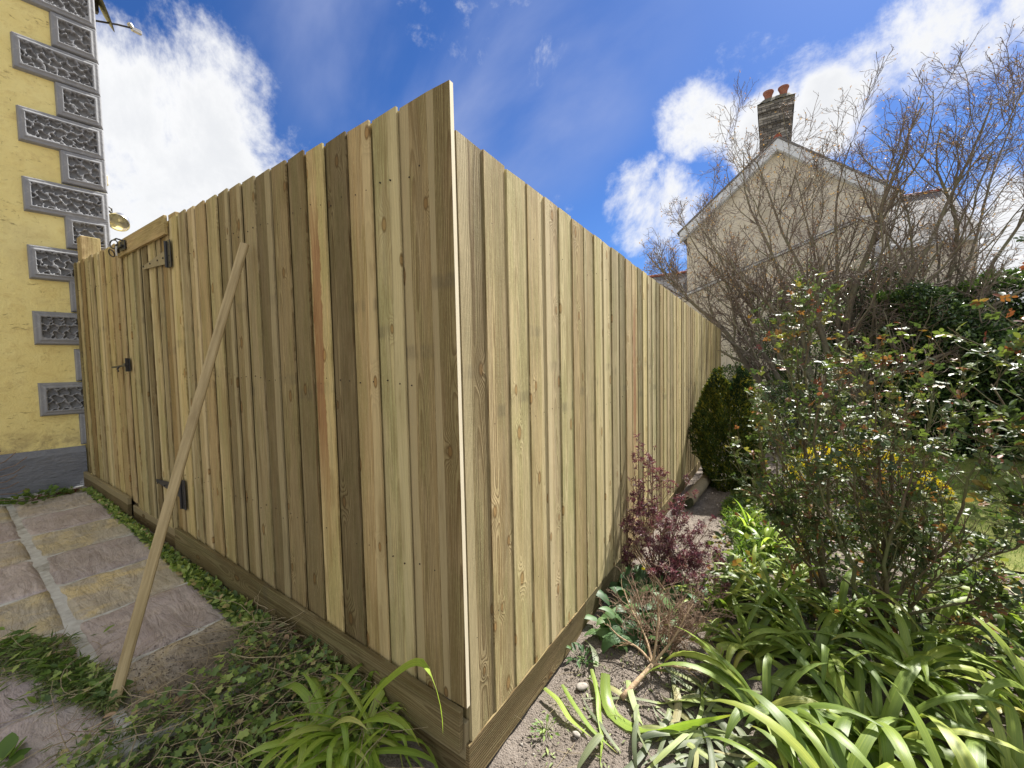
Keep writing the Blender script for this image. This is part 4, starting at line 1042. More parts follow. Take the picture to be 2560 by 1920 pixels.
def grow(P, R, n, lr, ang, seg, t0=.15, wob=.12, trop=.1, rr=.62, rmin=.001, lj=.35, keep=1.0):
    """children polylines along parents P (M,N,3)"""
    M, N, _ = P.shape
    t = rng.uniform(t0, 1.0, (M, n)); f = t * (N - 1); i = np.clip(f.astype(int), 0, N - 2); u = f - i
    mi = np.arange(M)[:, None]
    a = P[mi, i]; b = P[mi, i + 1]; pos = a + (b - a) * u[..., None]; tan = unit(b - a)
    r0 = R[mi, i] * (1 - u) + R[mi, i + 1] * u
    plen = np.linalg.norm(np.diff(P, axis=1), axis=2).sum(1)[:, None]
    L = plen * lr * (1 - .55 * t) * rng.uniform(1 - lj, 1 + lj, (M, n))
    pr = unit(np.cross(tan, rng.normal(size=(M, n, 3)))); an = rng.uniform(ang * .65, ang * 1.35, (M, n))[..., None]
    d = unit(tan * np.cos(an) + pr * np.sin(an))
    pos = pos.reshape(-1, 3); d = d.reshape(-1, 3); L = L.reshape(-1); r0 = r0.reshape(-1)
    if keep < 1: k = rng.random(len(pos)) < keep; pos, d, L, r0 = pos[k], d[k], L[k], r0[k]
    Q = [pos]; st = (L / seg)[:, None]
    for s in range(seg):
        d = unit(d + rng.normal(size=d.shape) * wob + np.array([0, 0, trop])); Q.append(Q[-1] + d * st)
    Q = np.stack(Q, 1); tt = np.linspace(0, 1, seg + 1)[None]
    RR = np.maximum(r0[:, None] * rr * (1 - .72 * tt), rmin)
    return Q, RR

def spline(pts, n):
    pts = np.array(pts, float); d = np.concatenate([[0], np.cumsum(np.linalg.norm(np.diff(pts, axis=0), axis=1))]); d /= d[-1]
    t = np.linspace(0, 1, n); out = np.stack([np.interp(t, d, pts[:, k]) for k in range(3)], 1)
    for _ in range(2): out[1:-1] = (out[:-2] + 2 * out[1:-1] + out[2:]) / 4
    return out

def merge(parts):
    V = []; F = {}; b = 0
    for v, fs in parts:
        V.append(v)
        for f in (fs if isinstance(fs, list) else [fs]): F.setdefault(f.shape[1], []).append(f + b)
        b += len(v)
    return np.concatenate(V), [np.concatenate(x) for x in F.values()]

def strap(base, az, L, w, e0=1.25, droop=1.9, twist=0.0, fold=.35, seg=11, side=0.0, kink=None, pts=None):
    """one strap leaf; returns V,F,cu,cv in world coordinates"""
    if pts is None:
        p = np.array(base, float); out = [p.copy()]; e = e0; a = az
        for s in range(seg):
            t = (s + 1) / seg
            e -= droop / seg * (0.35 + 1.5 * t)
            if kink is not None and s == kink: e -= 1.1
            a += side / seg
            e = max(e, -1.45)
            d = np.array([math.cos(e) * math.cos(a), math.cos(e) * math.sin(a), math.sin(e)])
            p = p + d * L / seg; out.append(p.copy())
        P = np.array(out)
    else: P = spline(pts, seg + 1)
    T = np.gradient(P, axis=0); T = unit(T)
    H = np.array([-math.sin(az), math.cos(az), 0.0]); 
    X = unit(np.tile(H, (len(P), 1)) - T * (T @ H)[:, None]); N = np.cross(X, T)
    if twist: 
        th = twist * np.linspace(0, 1, len(P))[:, None]; X, N = X * np.cos(th) + N * np.sin(th), N * np.cos(th) - X * np.sin(th)
    t = np.linspace(0, 1, len(P))
    prof = w * np.clip(.62 + .5 * np.sin(np.pi * np.clip(t * .9 + .08, 0, 1)), 0, 1) * np.clip((1 - t) / .42, 0, 1) ** .62
    prof[-1] = .0008
    f = fold * np.clip(1.25 - t, .25, 1.2)
    rows = []
    for k, (u, h) in enumerate(((-1, 1), (-.5, .42), (0, 0), (.5, .42), (1, 1))):
        rows.append(P + X * (u * prof * .5)[:, None] + N * (h * f * prof * .5)[:, None])
    V = np.stack(rows, 1).reshape(-1, 3)
    ii = np.arange(len(P) * 5).reshape(len(P), 5)
    F = np.stack([ii[:-1, :-1], ii[:-1, 1:], ii[1:, 1:], ii[1:, :-1]], -1).reshape(-1, 4)
    cu = np.tile([-1, -.5, 0, .5, 1], len(P)); cv = np.repeat(t, 5)
    return V, F, cu, cv

def strap_clump(name, label, cat, loc, n, mat, group, L=(.45, .75), w=(.034, .052), e0=(.9, 1.5), droop=(1.3, 2.6), spread=.06, azr=None, special=(), kinkp=.12):
    root = thing(name, label, cat, loc, group)
    for i in range(n):
        az = rng.uniform(0, 2 * math.pi) if azr is None else rng.uniform(*azr)
        r = rng.uniform(0, spread); bz = rng.uniform(0, 2 * math.pi)
        b = (r * math.cos(bz), r * math.sin(bz), -.02)
        ll = rng.uniform(*L) * (1 if rng.random() > .2 else .6)
        V, F, cu, cv = strap(b, az, ll, rng.uniform(*w), rng.uniform(*e0), rng.uniform(*droop), rng.uniform(-.7, .7), rng.uniform(.15, .5), 12,
                             rng.uniform(-.7, .7), kink=(int(rng.integers(5, 9)) if rng.random() < kinkp else None))
        gl_ = ground_z(V[:, 0] + loc[0], V[:, 1] + loc[1]) - loc[2] + .006 + .03 * rng.random(); V[13:, 2] = np.maximum(V[13:, 2], gl_[13:])
        if loc[0] < 0: V[:, 1] = np.minimum(V[:, 1], np.where(V[:, 0] + loc[0] < .01, -.03 - loc[1], 9))
        obj('leaf', mesh_from('leaf', V, F, mat, True, {'cu': cu, 'cv': cv}), root)
    for s in special:
        V, F, cu, cv = s; V = V - np.array(loc)
        obj('leaf', mesh_from('leaf', V, F, mat, True, {'cu': cu, 'cv': cv}), root)
    return root

# ------------------------------------------------------------------ strap-leaved clumps
gz = lambda x, y: float(ground_z(x, y))
spots = [  # x, y, n, mat, scale, label
    (1.08, .50, 20, 1.0, 'strap-leaved clump nearest the camera at the bottom right edge of the bare soil'),
    (1.42, .62, 20, 1.0, 'strap-leaved clump at the bottom right corner of the view'),
    (0.88, .86, 18, .95, 'strap-leaved clump beside the cut wilted leaves'),
    (1.22, .98, 20, 1.0, 'strap-leaved clump second from the bottom right corner'),
    (1.62, 1.02, 20, 1.0, 'strap-leaved clump at the right edge of the view below the rose'),
    (0.80, 1.28, 17, .85, 'strap-leaved clump right of the dead brown twigs'),
    (1.08, 1.40, 20, .95, 'strap-leaved clump in the middle of the mass'),
    (1.42, 1.42, 20, .95, 'strap-leaved clump under the low thick rose boughs'),
    (1.82, 1.42, 16, 1.0, 'upright strap-leaved clump by the right edge, leaves rising in front of the rose'),
    (0.64, 1.62, 16, .72, 'narrow strap-leaved clump right of the purple shrub'),
    (0.90, 1.78, 18, .85, 'strap-leaved clump just left of the rose bases'),
    (1.20, 1.82, 16, .85, 'strap-leaved clump at the foot of the left rose stems'),
    (1.58, 1.80, 14, .85, 'strap-leaved clump at the foot of the middle rose stems'),
    (1.98, 1.78, 14, .9, 'strap-leaved clump behind the right rose by the lawn edge'),
    (0.74, 2.18, 13, .7, 'small strap-leaved clump at the back left of the mass'),
    (1.78, 2.32, 14, .85, 'strap-leaved clump between the middle rose and the lawn edge'),
    (2.12, 2.28, 14, .9, 'strap-leaved clump at the right edge just in front of the lawn'),
    (2.02, 2.80, 12, .8, 'farthest strap-leaved clump on the right, touching the lawn'),
    (1.02, 2.28, 12, .7, 'small strap-leaved clump behind the left rose stems'),
]
for x, y, n, sc, lab in spots:
    strap_clump('strap_leaved_plant', lab, 'plant', (x, y, gz(x, y)), int(n * 1.75), MLILY, 'strap-leaved plants filling the bed', (.38 * sc, .66 * sc), (.030 * sc, .052 * sc), (.75, 1.45), (1.2, 2.5))
strap_clump('strap_leaved_plant', 'fresh upright strap-leaved clump beyond the path of bare soil, near the conifer', 'plant', (.70, 3.15, gz(.7, 3.15)), 12, MLILYB, 'strap-leaved plants filling the bed', (.25, .42), (.022, .034), (1.2, 1.5), (.5, 1.5))
strap_clump('strap_leaved_plant', 'fresh bright strap-leaved clump left of the roses', 'plant', (.86, 2.72, gz(.86, 2.72)), 24, MLILYB, 'strap-leaved plants filling the bed', (.30, .46), (.022, .034), (.8, 1.4), (1.0, 2.2))
# clump at the free corner of the fence, with its tall bent leaf
sp = []
def sleaf(pts, w, az=.5, tw=0, fold=.3, seg=16): sp.append(strap(None, az, 1, w, pts=pts, seg=seg, twist=tw, fold=fold))
sleaf([(-.49, -.145, -.13), (-.458, -.14, -.02), (-.404, -.14, .07), (-.329, -.14, .175), (-.226, -.14, .285), (-.133, -.14, .369), (-.075, -.142, .409), (-.035, -.15, .418), (-.005, -.16, .405), (.028, -.165, .352), (.052, -.17, .30), (.046, -.17, .235)], .040, math.pi / 2 - .75, .25, .3, 22)
sleaf([(-.49, -.15, -.13), (-.475, -.18, .0), (-.50, -.22, .055), (-.56, -.26, .045), (-.63, -.31, .0), (-.69, -.37, -.09), (-.72, -.40, -.15)], .042, 2.6, -.2)
sleaf([(-.47, -.15, -.13), (-.44, -.19, -.02), (-.41, -.23, .01), (-.38, -.26, -.03), (-.36, -.29, -.12)], .040, 1.2, .2)
sleaf([(-.46, -.14, -.12), (-.38, -.15, .0), (-.30, -.17, .02), (-.20, -.20, -.03), (-.10, -.22, -.11)], .028, 1.3, .4)
sleaf([(-.46, -.12, -.12), (-.38, -.11, .01), (-.28, -.10, .02), (-.18, -.11, -.02), (-.08, -.13, -.10)], .026, 1.3, .2)
strap_clump('strap_leaved_plant', 'bright strap-leaved clump at the free corner of the fence with one tall bent leaf', 'plant', (-.46, -.165, -.02), 150, MLILYB, 'strap-leaved plants filling the bed', (.22, .46), (.016, .032), (.20, 1.20), (.9, 2.1), .15, None, sp, .2)

# cut and wilted leaves lying on the soil
lab = ['wilted cut strap leaf lying on the soil']
cut = thing('cut_leaves', 'heap of wilted cut strap leaves lying on the bare soil', 'leaves', (.75, .70, gz(.75, .7)))
for i in range(84):
    a = rng.uniform(0, 2 * math.pi); 
    if i < 72: x, y = .68 + rng.normal() * .13, .68 + rng.normal() * .17
    else: x, y = .52 + rng.normal() * .14, .55 + rng.normal() * .18
    if x < .10: continue
    ll = rng.uniform(.14, .36); z = gz(x, y) + rng.uniform(.008, .04)
    V, F, cu, cv = strap((x, y, z), a, ll, rng.uniform(.014, .034), rng.uniform(.0, .22), rng.uniform(.3, .7), rng.uniform(-1.5, 1.5), rng.uniform(0, .3), 10, rng.uniform(-1.2, 1.2))
    V[:, 2] = np.clip(V[:, 2], ground_z(V[:, 0], V[:, 1]) + .004 + .01 * rng.random(), ground_z(V[:, 0], V[:, 1]) + .075)
    obj('leaf', mesh_from('leaf', V - np.array(cut.location), F, MWILT, True, {'cu': cu, 'cv': cv}), cut)
sp = []
sleaf([(.245, .70, -.08), (.27, .62, -.125), (.34, .54, -.135), (.44, .53, -.125), (.56, .60, -.11), (.68, .68, -.08), (.78, .72, -.04)], .055, -.9, .5, .25)
sleaf([(.16, .74, -.12), (.24, .62, -.12), (.28, .52, -.125), (.33, .43, -.128), (.36, .32, -.13)], .022, -.9, .8, .25)
sleaf([(.08, .58, -.12), (.17, .51, -.122), (.28, .44, -.128), (.40, .40, -.13)], .020, -.4, .3, .2)
sleaf([(.02, .52, -.12), (.10, .50, -.122), (.18, .44, -.128), (.29, .41, -.13)], .024, -.4, .3, .2)
for V, F, cu, cv in sp:
    V[:, 2] = np.maximum(V[:, 2], ground_z(V[:, 0], V[:, 1]) + .006)
    obj('leaf', mesh_from('leaf', V - np.array(cut.location), F, MLILYB, True, {'cu': cu, 'cv': cv}), cut)

# ------------------------------------------------------------------ broad-leaved plant beneath the purple shrub
bl = thing('broad_leaved_plant', 'dark green broad-leaved plant under the purple shrub at the fence foot', 'plant', (.22, 1.35, gz(.22, 1.35)))
for i in range(110):
    x, y = rng.uniform(.05, .46), rng.uniform(.98, 1.75); az = rng.uniform(0, 2 * math.pi)
    V, F, cu, cv = strap((x, y, gz(x, y) + rng.uniform(0, .05)), az, rng.uniform(.15, .25), rng.uniform(.05, .075), rng.uniform(.4, 1.3), rng.uniform(.8, 2.0), rng.uniform(-.4, .4), .3, 8)
    obj('leaf', mesh_from('leaf', V - np.array(bl.location), F, MBROAD, True, {'cu': cu, 'cv': cv}), bl)

# ------------------------------------------------------------------ purple shrub
pr = thing('purple_shrub', 'small shrub with narrow purple leaves against the foot of the long fence', 'shrub', (.20, 1.80, gz(.2, 1.8)))
b0 = np.array([.20, 1.80, -.17])
tips = [(.50, 1.55, .02), (.08, 1.60, .06), (.30, 1.50, .05), (.60, 1.85, .04), (.60, 1.65, -.04), (.40, 1.50, -.02), (.13, 1.95, .68), (.05, 1.85, .60), (.22, 1.95, .55), (-.005 + .05, 1.72, .38), (.36, 1.85, .36), (.48, 1.85, .22), (.55, 1.75, .10), (.30, 1.70, .30), (.10, 1.62, .24), (.42, 1.65, .12), (.24, 1.62, .18), (.52, 1.98, .20), (.38, 2.02, .42), (.16, 1.78, .44)]
P = np.stack([spline([b0 + rng.normal(size=3) * .03 * [1, 1, 0], b0 * .5 + np.array(t) * .5 + rng.normal(size=3) * .04, t], 9) for t in tips]); R = np.tile(np.linspace(.0055, .002, 9), (len(tips), 1))
P2, R2 = grow(P, R, 13, .34, .75, 5, .30, .16, .12, .6, .0011)
P3, R3 = grow(P2, R2, 5, .5, .8, 4, .2, .2, .1, .7, .0009)
V, F = merge([tubes(P, R, 6), tubes(P2, R2, 4), tubes(P3, R3, 3)])
V[:, 0] = np.maximum(V[:, 0], .035); obj('stems', mesh_from('stems', V - np.array(pr.location), F, MBROWN, True), pr)
# rosettes of narrow leaves
def rosette(seed, n=9, L=.030):
    r = np.random.default_rng(seed); az = np.arange(n) * 2.4 + r.uniform(0, 1); el = r.uniform(-.1, 1.0, n)
    D = np.stack([np.cos(az) * np.cos(el), np.sin(az) * np.cos(el), np.sin(el)], 1)
    return leaf_cards(np.zeros((n, 3)) + D * .002 + np.array([[0, 0, 1]]) * np.linspace(0, .018, n)[:, None], D, np.tile([0, 0, 1.], (n, 1)) + r.normal(size=(n, 3)) * .2, r.uniform(.7, 1.15, n) * L, LEAF_V, .26, r.random(n) * .3)
ros = []
for s in range(4):
    V, F, rr_ = rosette(s); ros.append(mesh_from('leaf_sprig', V, F, MPURP, False, {'rnd': rr_}))
pts = np.concatenate([P3[:, -1], P3[:, 2], P2[:, -1]]); tg = np.concatenate([P3[:, -1] - P3[:, -2], P3[:, 2] - P3[:, 1], P2[:, -1] - P2[:, -2]])
k = pts[:, 2] > -.06 + .03 * rng.normal(size=len(pts)); pts, tg = pts[k], unit(tg[k]); pts[:, 0] = np.maximum(pts[:, 0], .05)
idx = rng.permutation(len(pts)); dcam = np.linalg.norm(pts - CAM, axis=1); near = idx[:290]; rest = idx[290:1050]
def place(me_list, P_, D_, parent, name, s=(.8, 1.25), col=None):
    for j in range(len(P_)):
        o = obj(name, me_list[j % len(me_list)], parent, tuple(P_[j] - np.array(parent.location)))
        q = Vector(D_[j]).to_track_quat('Z', 'Y') @ Matrix.Rotation(random.uniform(0, 6.28), 3, 'Z').to_quaternion()
        o.rotation_mode = 'QUATERNION'; o.rotation_quaternion = q; k_ = random.uniform(*s); o.scale = (k_, k_, k_)
place(ros, pts[near], tg[near], pr, 'leaf_sprig')
n = len(rest); C8 = np.repeat(pts[rest], 8, 0); Dd = unit(np.repeat(tg[rest], 8, 0) * .6 + rdir(n * 8))
V, F, r_ = leaf_cards(C8, Dd, rdir(n * 8, .8), rng.uniform(.018, .032, n * 8), LEAF_V, .26); stuff('foliage', V, F, r_, MPURP, pr)
fl = MB().lathe([(.001, 0), (.012, .006), (.010, .012), (.001, .012)], 10).build('flower', MYFLOW, None, loc=(.20, 1.52, .03)); tag(fl, 'tiny yellow flower at the foot of the purple shrub', 'flower')

# ------------------------------------------------------------------ dead twiggy skeleton and the cut branch in front of it
dead = thing('dead_shrub', 'dead brown twiggy shrub remains in front of the broad leaves', 'shrub', (.36, 1.05, gz(.36, 1.05)))
b0 = np.array([.38, 1.08, -.15]); tips = [(b0[0] + rng.uniform(-.28, .30), b0[1] + rng.uniform(-.14, .28), rng.uniform(-.02, .20)) for _ in range(30)]
P = np.stack([spline([b0 + rng.normal(size=3) * [.08, .08, 0], b0 * .4 + np.array(t) * .6 + rng.normal(size=3) * .03, t], 9) for t in tips]); R = np.tile(np.linspace(.0042, .0016, 9), (len(tips), 1))
P2, R2 = grow(P, R, 10, .46, .85, 5, .2, .28, .04, .7, .0012); P3, R3 = grow(P2, R2, 4, .45, .9, 4, .3, .3, .02, .7, .0008)
V, F = merge([tubes(P, R, 6), tubes(P2, R2, 4), tubes(P3, R3, 3)]); V[:, 2] = np.maximum(V[:, 2], ground_z(V[:, 0], V[:, 1]))
V[:, 0] = np.maximum(V[:, 0], .04)
obj('stems', mesh_from('stems', V - np.array(dead.location), F, MBROWN, True), dead)
cutb = thing('cut_branch', 'pale forked branch with a fresh cut end lying on the soil', 'branch', (.34, .66, -.13))
main = spline([(.335, .655, -.128), (.375, .76, -.105), (.415, .875, -.085)], 8)
forks = [[(.415, .875, -.085), (.36, .98, -.03), (.24, 1.06, .06), (.20, 1.12, .10)], [(.415, .875, -.085), (.42, .95, .02), (.41, 1.02, .12), (.40, 1.04, .17)],
         [(.415, .875, -.085), (.50, .90, -.07), (.60, .91, -.07), (.68, .99, -.04)], [(.415, .875, -.085), (.50, .98, .02), (.53, 1.04, .10), (.56, 1.10, .14)], [(.415, .875, -.085), (.33, .93, -.06), (.24, .92, -.05), (.16, .96, -.02)]]
P = np.stack([spline(f, 9) for f in forks]); R = np.tile(np.linspace(.007, .0026, 9), (len(forks), 1))
P2, R2 = grow(P, R, 5, .45, .6, 5, .3, .22, .05, .7, .0014)
Rm = np.linspace(.0125, .0095, 8)[None]
V, F = merge([tubes(main[None], Rm, 10, True), tubes(P, R, 7), tubes(P2, R2, 4)])
obj('stem', mesh_from('stem', V - np.array(cutb.location), F, MPALE, True), cutb)
# second cut bundle leaning by the purple shrub
bb = thing('cut_branch', 'bleached split branch leaning down from the purple shrub towards the soil', 'branch', (.14, 1.70, .10))
P = np.stack([spline([(.10, 1.62 + .02 * i, .10 + .012 * i), (.24 + .02 * i, 1.52, .0), (.38 + .03 * i, 1.42 - .02 * i, -.08)], 9) for i in range(3)]); R = np.tile(np.linspace(.005, .002, 9), (3, 1))
V, F = merge([tubes(P, R, 7, True)]); obj('stem', mesh_from('stem', V - np.array(bb.location), F, MPALE, True), bb)

# ------------------------------------------------------------------ small clipped conifer
con = thing('conifer_bush', 'small dense egg-shaped conifer with golden tips close to the fence', 'conifer', (.44, 4.50, gz(.44, 4.5)))
n = 30000
th = rng.uniform(0, 2 * math.pi, n); hz = rng.beta(1.25, 1.15, n); 
prof_ = lambda t: .37 * np.sin(np.pi * np.clip(t * .86 + .10, 0, 1)) ** .62
lobes = 1 + .10 * np.sin(th * 3 + hz * 7) + .08 * np.sin(th * 7 + hz * 19) + .34 * (fbm(th * 4, hz * 9, 4) - .47)
rad_ = prof_(hz) * lobes * (1 - .28 * rng.random(n) ** 2.2)
top = 1.42 + .10 * np.sin(th * 2 + 1.0)
P = np.stack([.44 + rad_ * np.cos(th), 4.50 + rad_ * np.sin(th), -.26 + hz * top], 1)
D = unit(np.stack([np.cos(th) * .55, np.sin(th) * .55, .9 + 0 * th], 1) + rng.normal(size=(n, 3)) * .38)
rn = np.clip(rng.random(n) * .50 + .50 * sstep(.62, 1, hz) * (.4 + .6 * (np.cos(th - .3) > -.2)), 0, .98)
V, F, r_ = leaf_cards(P, D, rdir(n), rng.uniform(.025, .055, n), LEAF_V, .36, rn)
stuff('foliage', V, F, r_, MCYP, con)
tube_ = MB().tube([(.44, 4.5, -.3), (.45, 4.5, .4), (.44, 4.5, .9)], [.03, .022, .01], 8).build('trunk', MBARK, con, True, loc=-Vector(con.location))
n = 900; t = rng.random(n); P = np.stack([.30 + rng.normal(size=n) * .035 * (1 - t) ** .5, 4.35 + rng.normal(size=n) * .035, 1.02 + t * .22], 1)
V, F, r_ = leaf_cards(P, unit(rng.normal(size=(n, 3)) * .5 + [0, 0, 1]), rdir(n), rng.uniform(.02, .035, n), LEAF_V, .4, rng.random(n) * .6 + .2); stuff('leader_shoot', V, F, r_, MCYP, con)
# ------------------------------------------------------------------ ivy heap on the paving end
def floor_z(x, y):
    x = np.asarray(x, float); y = np.asarray(y, float)
    on = (x < -.98) & (y < py0(x)) & (y > -1.7)
    return np.where(on, pz(x) + .004, ground_z(x, y))
ivy = thing('ivy_heap', 'tangled heap of cut ivy at the end of the paving below the fence', 'ivy', (-.85, -.30, -.08))
def heap_pts(n):
    x = rng.uniform(-1.30, -.28, n); y = rng.uniform(-.80, -.03, n)
    # diagonal front edge of the heap, thin towards the patio
    d = np.minimum((x + 1.30 + (y + .03) * -.55 * -1) * 1.0, 1)
    xb = np.where(y > -.35, -1.40 + (-y - .05) * 1.35, -1.0 - .30 * (-y - .35)) + rng.normal(size=n) * .045
    k = (x > xb) & (x < -.30 + y * .35)
    return x[k], y[k]
def heap_h(x, y): return .085 * np.exp(-((x + .85) / .30) ** 2 - ((y + .30) / .28) ** 2) + .03
ivm = [mesh_from('ivy_leaf', IVY[0] * np.array([.62, 1, 1]) * k_, IVY[1], MIVY, False) for k_ in (.030, .036, .042)]
x, y = heap_pts(5200); z = floor_z(x, y) + .012 + heap_h(x, y) * (.45 + .95 * rng.random(len(x)))
P = np.stack([x, y, z], 1); dc = np.linalg.norm(P - CAM, axis=1)
D = unit(rng.normal(size=(len(x), 3)) * [1, 1, .35] + [0, 0, .12]); U = unit(rng.normal(size=(len(x), 3)) * .5 + [0, 0, 1.])
o_ = np.argsort(dc + rng.normal(size=len(x)) * .3)
sel = o_[:250]
for j in sel:
    o = obj('leaf', ivm[j % 3], ivy, tuple(P[j] - np.array(ivy.location)))
    X_ = unit(np.cross(D[j], U[j])); N_ = np.cross(X_, D[j]); M_ = Matrix((X_, D[j], N_)).transposed()
    o.rotation_mode = 'QUATERNION'; o.rotation_quaternion = M_.to_quaternion(); k_ = random.uniform(.7, 1.3); o.scale = (k_, k_, k_)
r = o_[250:1900]; V, F, r_ = leaf_cards(P[r], D[r], U[r], rng.uniform(.018, .042, len(r)), IVY, .62)
stuff('small_leaves', V, F, r_, MIVY, ivy)
def straws(n, xf, Lr, rr, mat, parent, name, lift=.06, seg=7):
    x, y = xf(n * 2); x, y = x[:n], y[:n]; n = len(x); a = rng.uniform(0, 2 * math.pi, n); L = rng.uniform(*Lr, n)
    Q = [np.stack([x, y, floor_z(x, y) + rng.uniform(.01, lift, n)], 1)]; e = rng.normal(size=n) * .25
    for s in range(seg):
        a = a + rng.normal(size=n) * .22; e = e * .8 + rng.normal(size=n) * .16
        Q.append(Q[-1] + (L / seg)[:, None] * np.stack([np.cos(a) * np.cos(e), np.sin(a) * np.cos(e), np.sin(e)], 1))
    Q = np.stack(Q, 1); Q[..., 2] = np.maximum(Q[..., 2], floor_z(Q[..., 0], Q[..., 1]) + .004)
    R = rng.uniform(*rr, n)[:, None] * np.linspace(1, .55, seg + 1)[None]
    V, F = tubes(Q, R, 4)
    V[:, 1] = np.where(V[:, 0] < -.02, np.minimum(V[:, 1], -.034), V[:, 1])
    return stuff(name, V, F, None, mat, parent)
straws(420, heap_pts, (.10, .42), (.0010, .0026), MDEAD, ivy, 'stems', .11)
straws(150, heap_pts, (.06, .22), (.0008, .0018), MBROWN, ivy, 'thin_stems', .12)
x, y = heap_pts(6500); P = np.stack([x, y, floor_z(x, y) + heap_h(x, y) * rng.random(len(x))], 1)
V, F, r_ = leaf_cards(P, unit(rng.normal(size=(len(x), 3)) * [1, 1, .4]), rdir(len(x), .8), rng.uniform(.02, .05, len(x)), LEAF_Q, .13); stuff('grass_debris', V, F, r_, MGRASS, ivy)
x, y = heap_pts(60)
for j in range(min(9, len(x))):
    o = obj('dry_leaf', mesh_from('dry_leaf', LEAF_R[0] * [.5, 1, 1] * .038, LEAF_R[1], MLITTER, True), ivy, (x[j] - ivy.location.x, y[j] - ivy.location.y, float(floor_z(x[j], y[j]) + heap_h(x[j], y[j]) + .01) - ivy.location.z), (random.uniform(-.4, .4), random.uniform(-.4, .4), random.uniform(0, 6)))
pl = obj('fallen_leaf', mesh_from('fallen_leaf', LEAF_R[0] * [.62, 1, 1] * .052, LEAF_R[1], MLITTER, True), None, (-.985, -.50, .10), (.3, -.3, .9)); tag(pl, 'single pale pink dry leaf on top of the cut ivy', 'leaf')

# young green plant with rounded leaves by the kickboard
def leafy(name, label, cat, loc, n, sp, h, mat, Ls, tpl=LEAF_R, W=.75, group=None, up=.5):
    root = thing(name, label, cat, loc, group)
    a = rng.uniform(0, 2 * math.pi, n); r = sp * np.sqrt(rng.random(n)); zz = h * rng.random(n) * (1 - .6 * r / sp)
    base = np.stack([r * np.cos(a), r * np.sin(a), zz], 1); D = unit(np.stack([np.cos(a), np.sin(a), up + 0 * a], 1) + rng.normal(size=(n, 3)) * .4)
    me = mesh_from('leaf', tpl[0] * [W, 1, 1], tpl[1], mat, True)
    for j in range(min(n, 290)):
        o = obj('leaf', me, root, tuple(base[j])); X_ = unit(np.cross(D[j], [0.01, 0, 1.])); N_ = np.cross(X_, D[j])
        o.rotation_mode = 'QUATERNION'; o.rotation_quaternion = (Matrix((X_, D[j], N_)).transposed() @ Matrix.Rotation(random.uniform(-.4, .4), 3, 'Y')).to_quaternion(); k_ = random.uniform(*Ls); o.scale = (k_, k_, k_)
    Q = np.stack([np.stack([base[:, 0] * .2, base[:, 1] * .2, 0 * zz - .01], 1), base * [.7, .7, .6], base], 1)
    V, F = tubes(Q, np.full(Q.shape[:2], .0012), 3); obj('stems', mesh_from('stems', V, F, mat, True), root)
    return root
leafy('young_plant', 'small bright leafy seedling between the ivy and the gravel board', 'plant', (-.80, -.09, -.06), 70, .10, .13, MWEED, (.020, .034))
leafy('young_plant', 'small leafy seedling lower down beside the corner clump', 'plant', (-.66, -.10, -.10), 40, .08, .07, MIVY, (.018, .03))
leafy('weed', 'bright round-leaved weed growing against the grey plinth', 'weed', (-4.66, -.36, .235), 90, .20, .10, MWEED, (.035, .06))
leafy('weed', 'small darker weed by the plinth next to the fence foot', 'weed', (-4.60, -.14, .235), 26, .07, .09, MIVY, (.025, .045))
n = 40; x = rng.uniform(-4.72, -4.62, n); y = rng.uniform(-.36, -.08, n)
Q = np.stack([np.stack([x + rng.normal(size=n) * .02 * k, y + .035 * k * rng.choice([-1, 1], n), .25 + .016 * np.sin(k * .9 + x * 9)], 1) for k in range(4)], 1)
V, F = tubes(Q, np.full(Q.shape[:2], .002), 4); o = stuff('red_stems', V, F, None, bark('red_stem', (.20, .05, .04), (.11, .035, .03))); 
tag(o, 'red runners creeping along the foot of the grey plinth', 'plant')

# green strip along the gravel board
def strip_pts(n):
    x = -1.25 - 3.3 * rng.random(n) ** 1.25; t = rng.random(n); y = -.036 * (1 - t) + (py0(x) - .015) * t
    return x, y
n = 5200; x, y = strip_pts(n); gs_h = .045 * (1.1 - .18 * np.abs(x + 1.2)) * (.5 + 1.3 * fbm(x * 9, y * 0, 3))
P = np.stack([x, y, floor_z(x, y) + np.clip(gs_h, .01, .07) * rng.random(n) * .8], 1)
D = unit(rng.normal(size=(n, 3)) * [1, 1, .5] + [0, -.2, .5]); V, F, r_ = leaf_cards(P, D, rdir(n, .5), rng.uniform(.018, .046, n), LEAF_R, .6, rng.random(n) * .75)
V[:, 1] = np.minimum(V[:, 1], -.0345)
o = stuff('ground_cover', V, F, r_, MIVY); tag(o, 'low green leaves filling the gap between paving and fence foot', 'ground cover')
n = 2200; x, y = strip_pts(n); P = np.stack([x, y, floor_z(x, y)], 1); V, F, r_ = leaf_cards(P, unit(rng.normal(size=(n, 3)) * [1, .6, .3] + [0, 0, .7]), rdir(n), rng.uniform(.03, .06, n), LEAF_Q, .10); V[:, 1] = np.minimum(V[:, 1], -.0345)
o = stuff('grass', V, F, r_, MGRASS); tag(o, 'grass blades along the paving edge under the fence', 'grass')

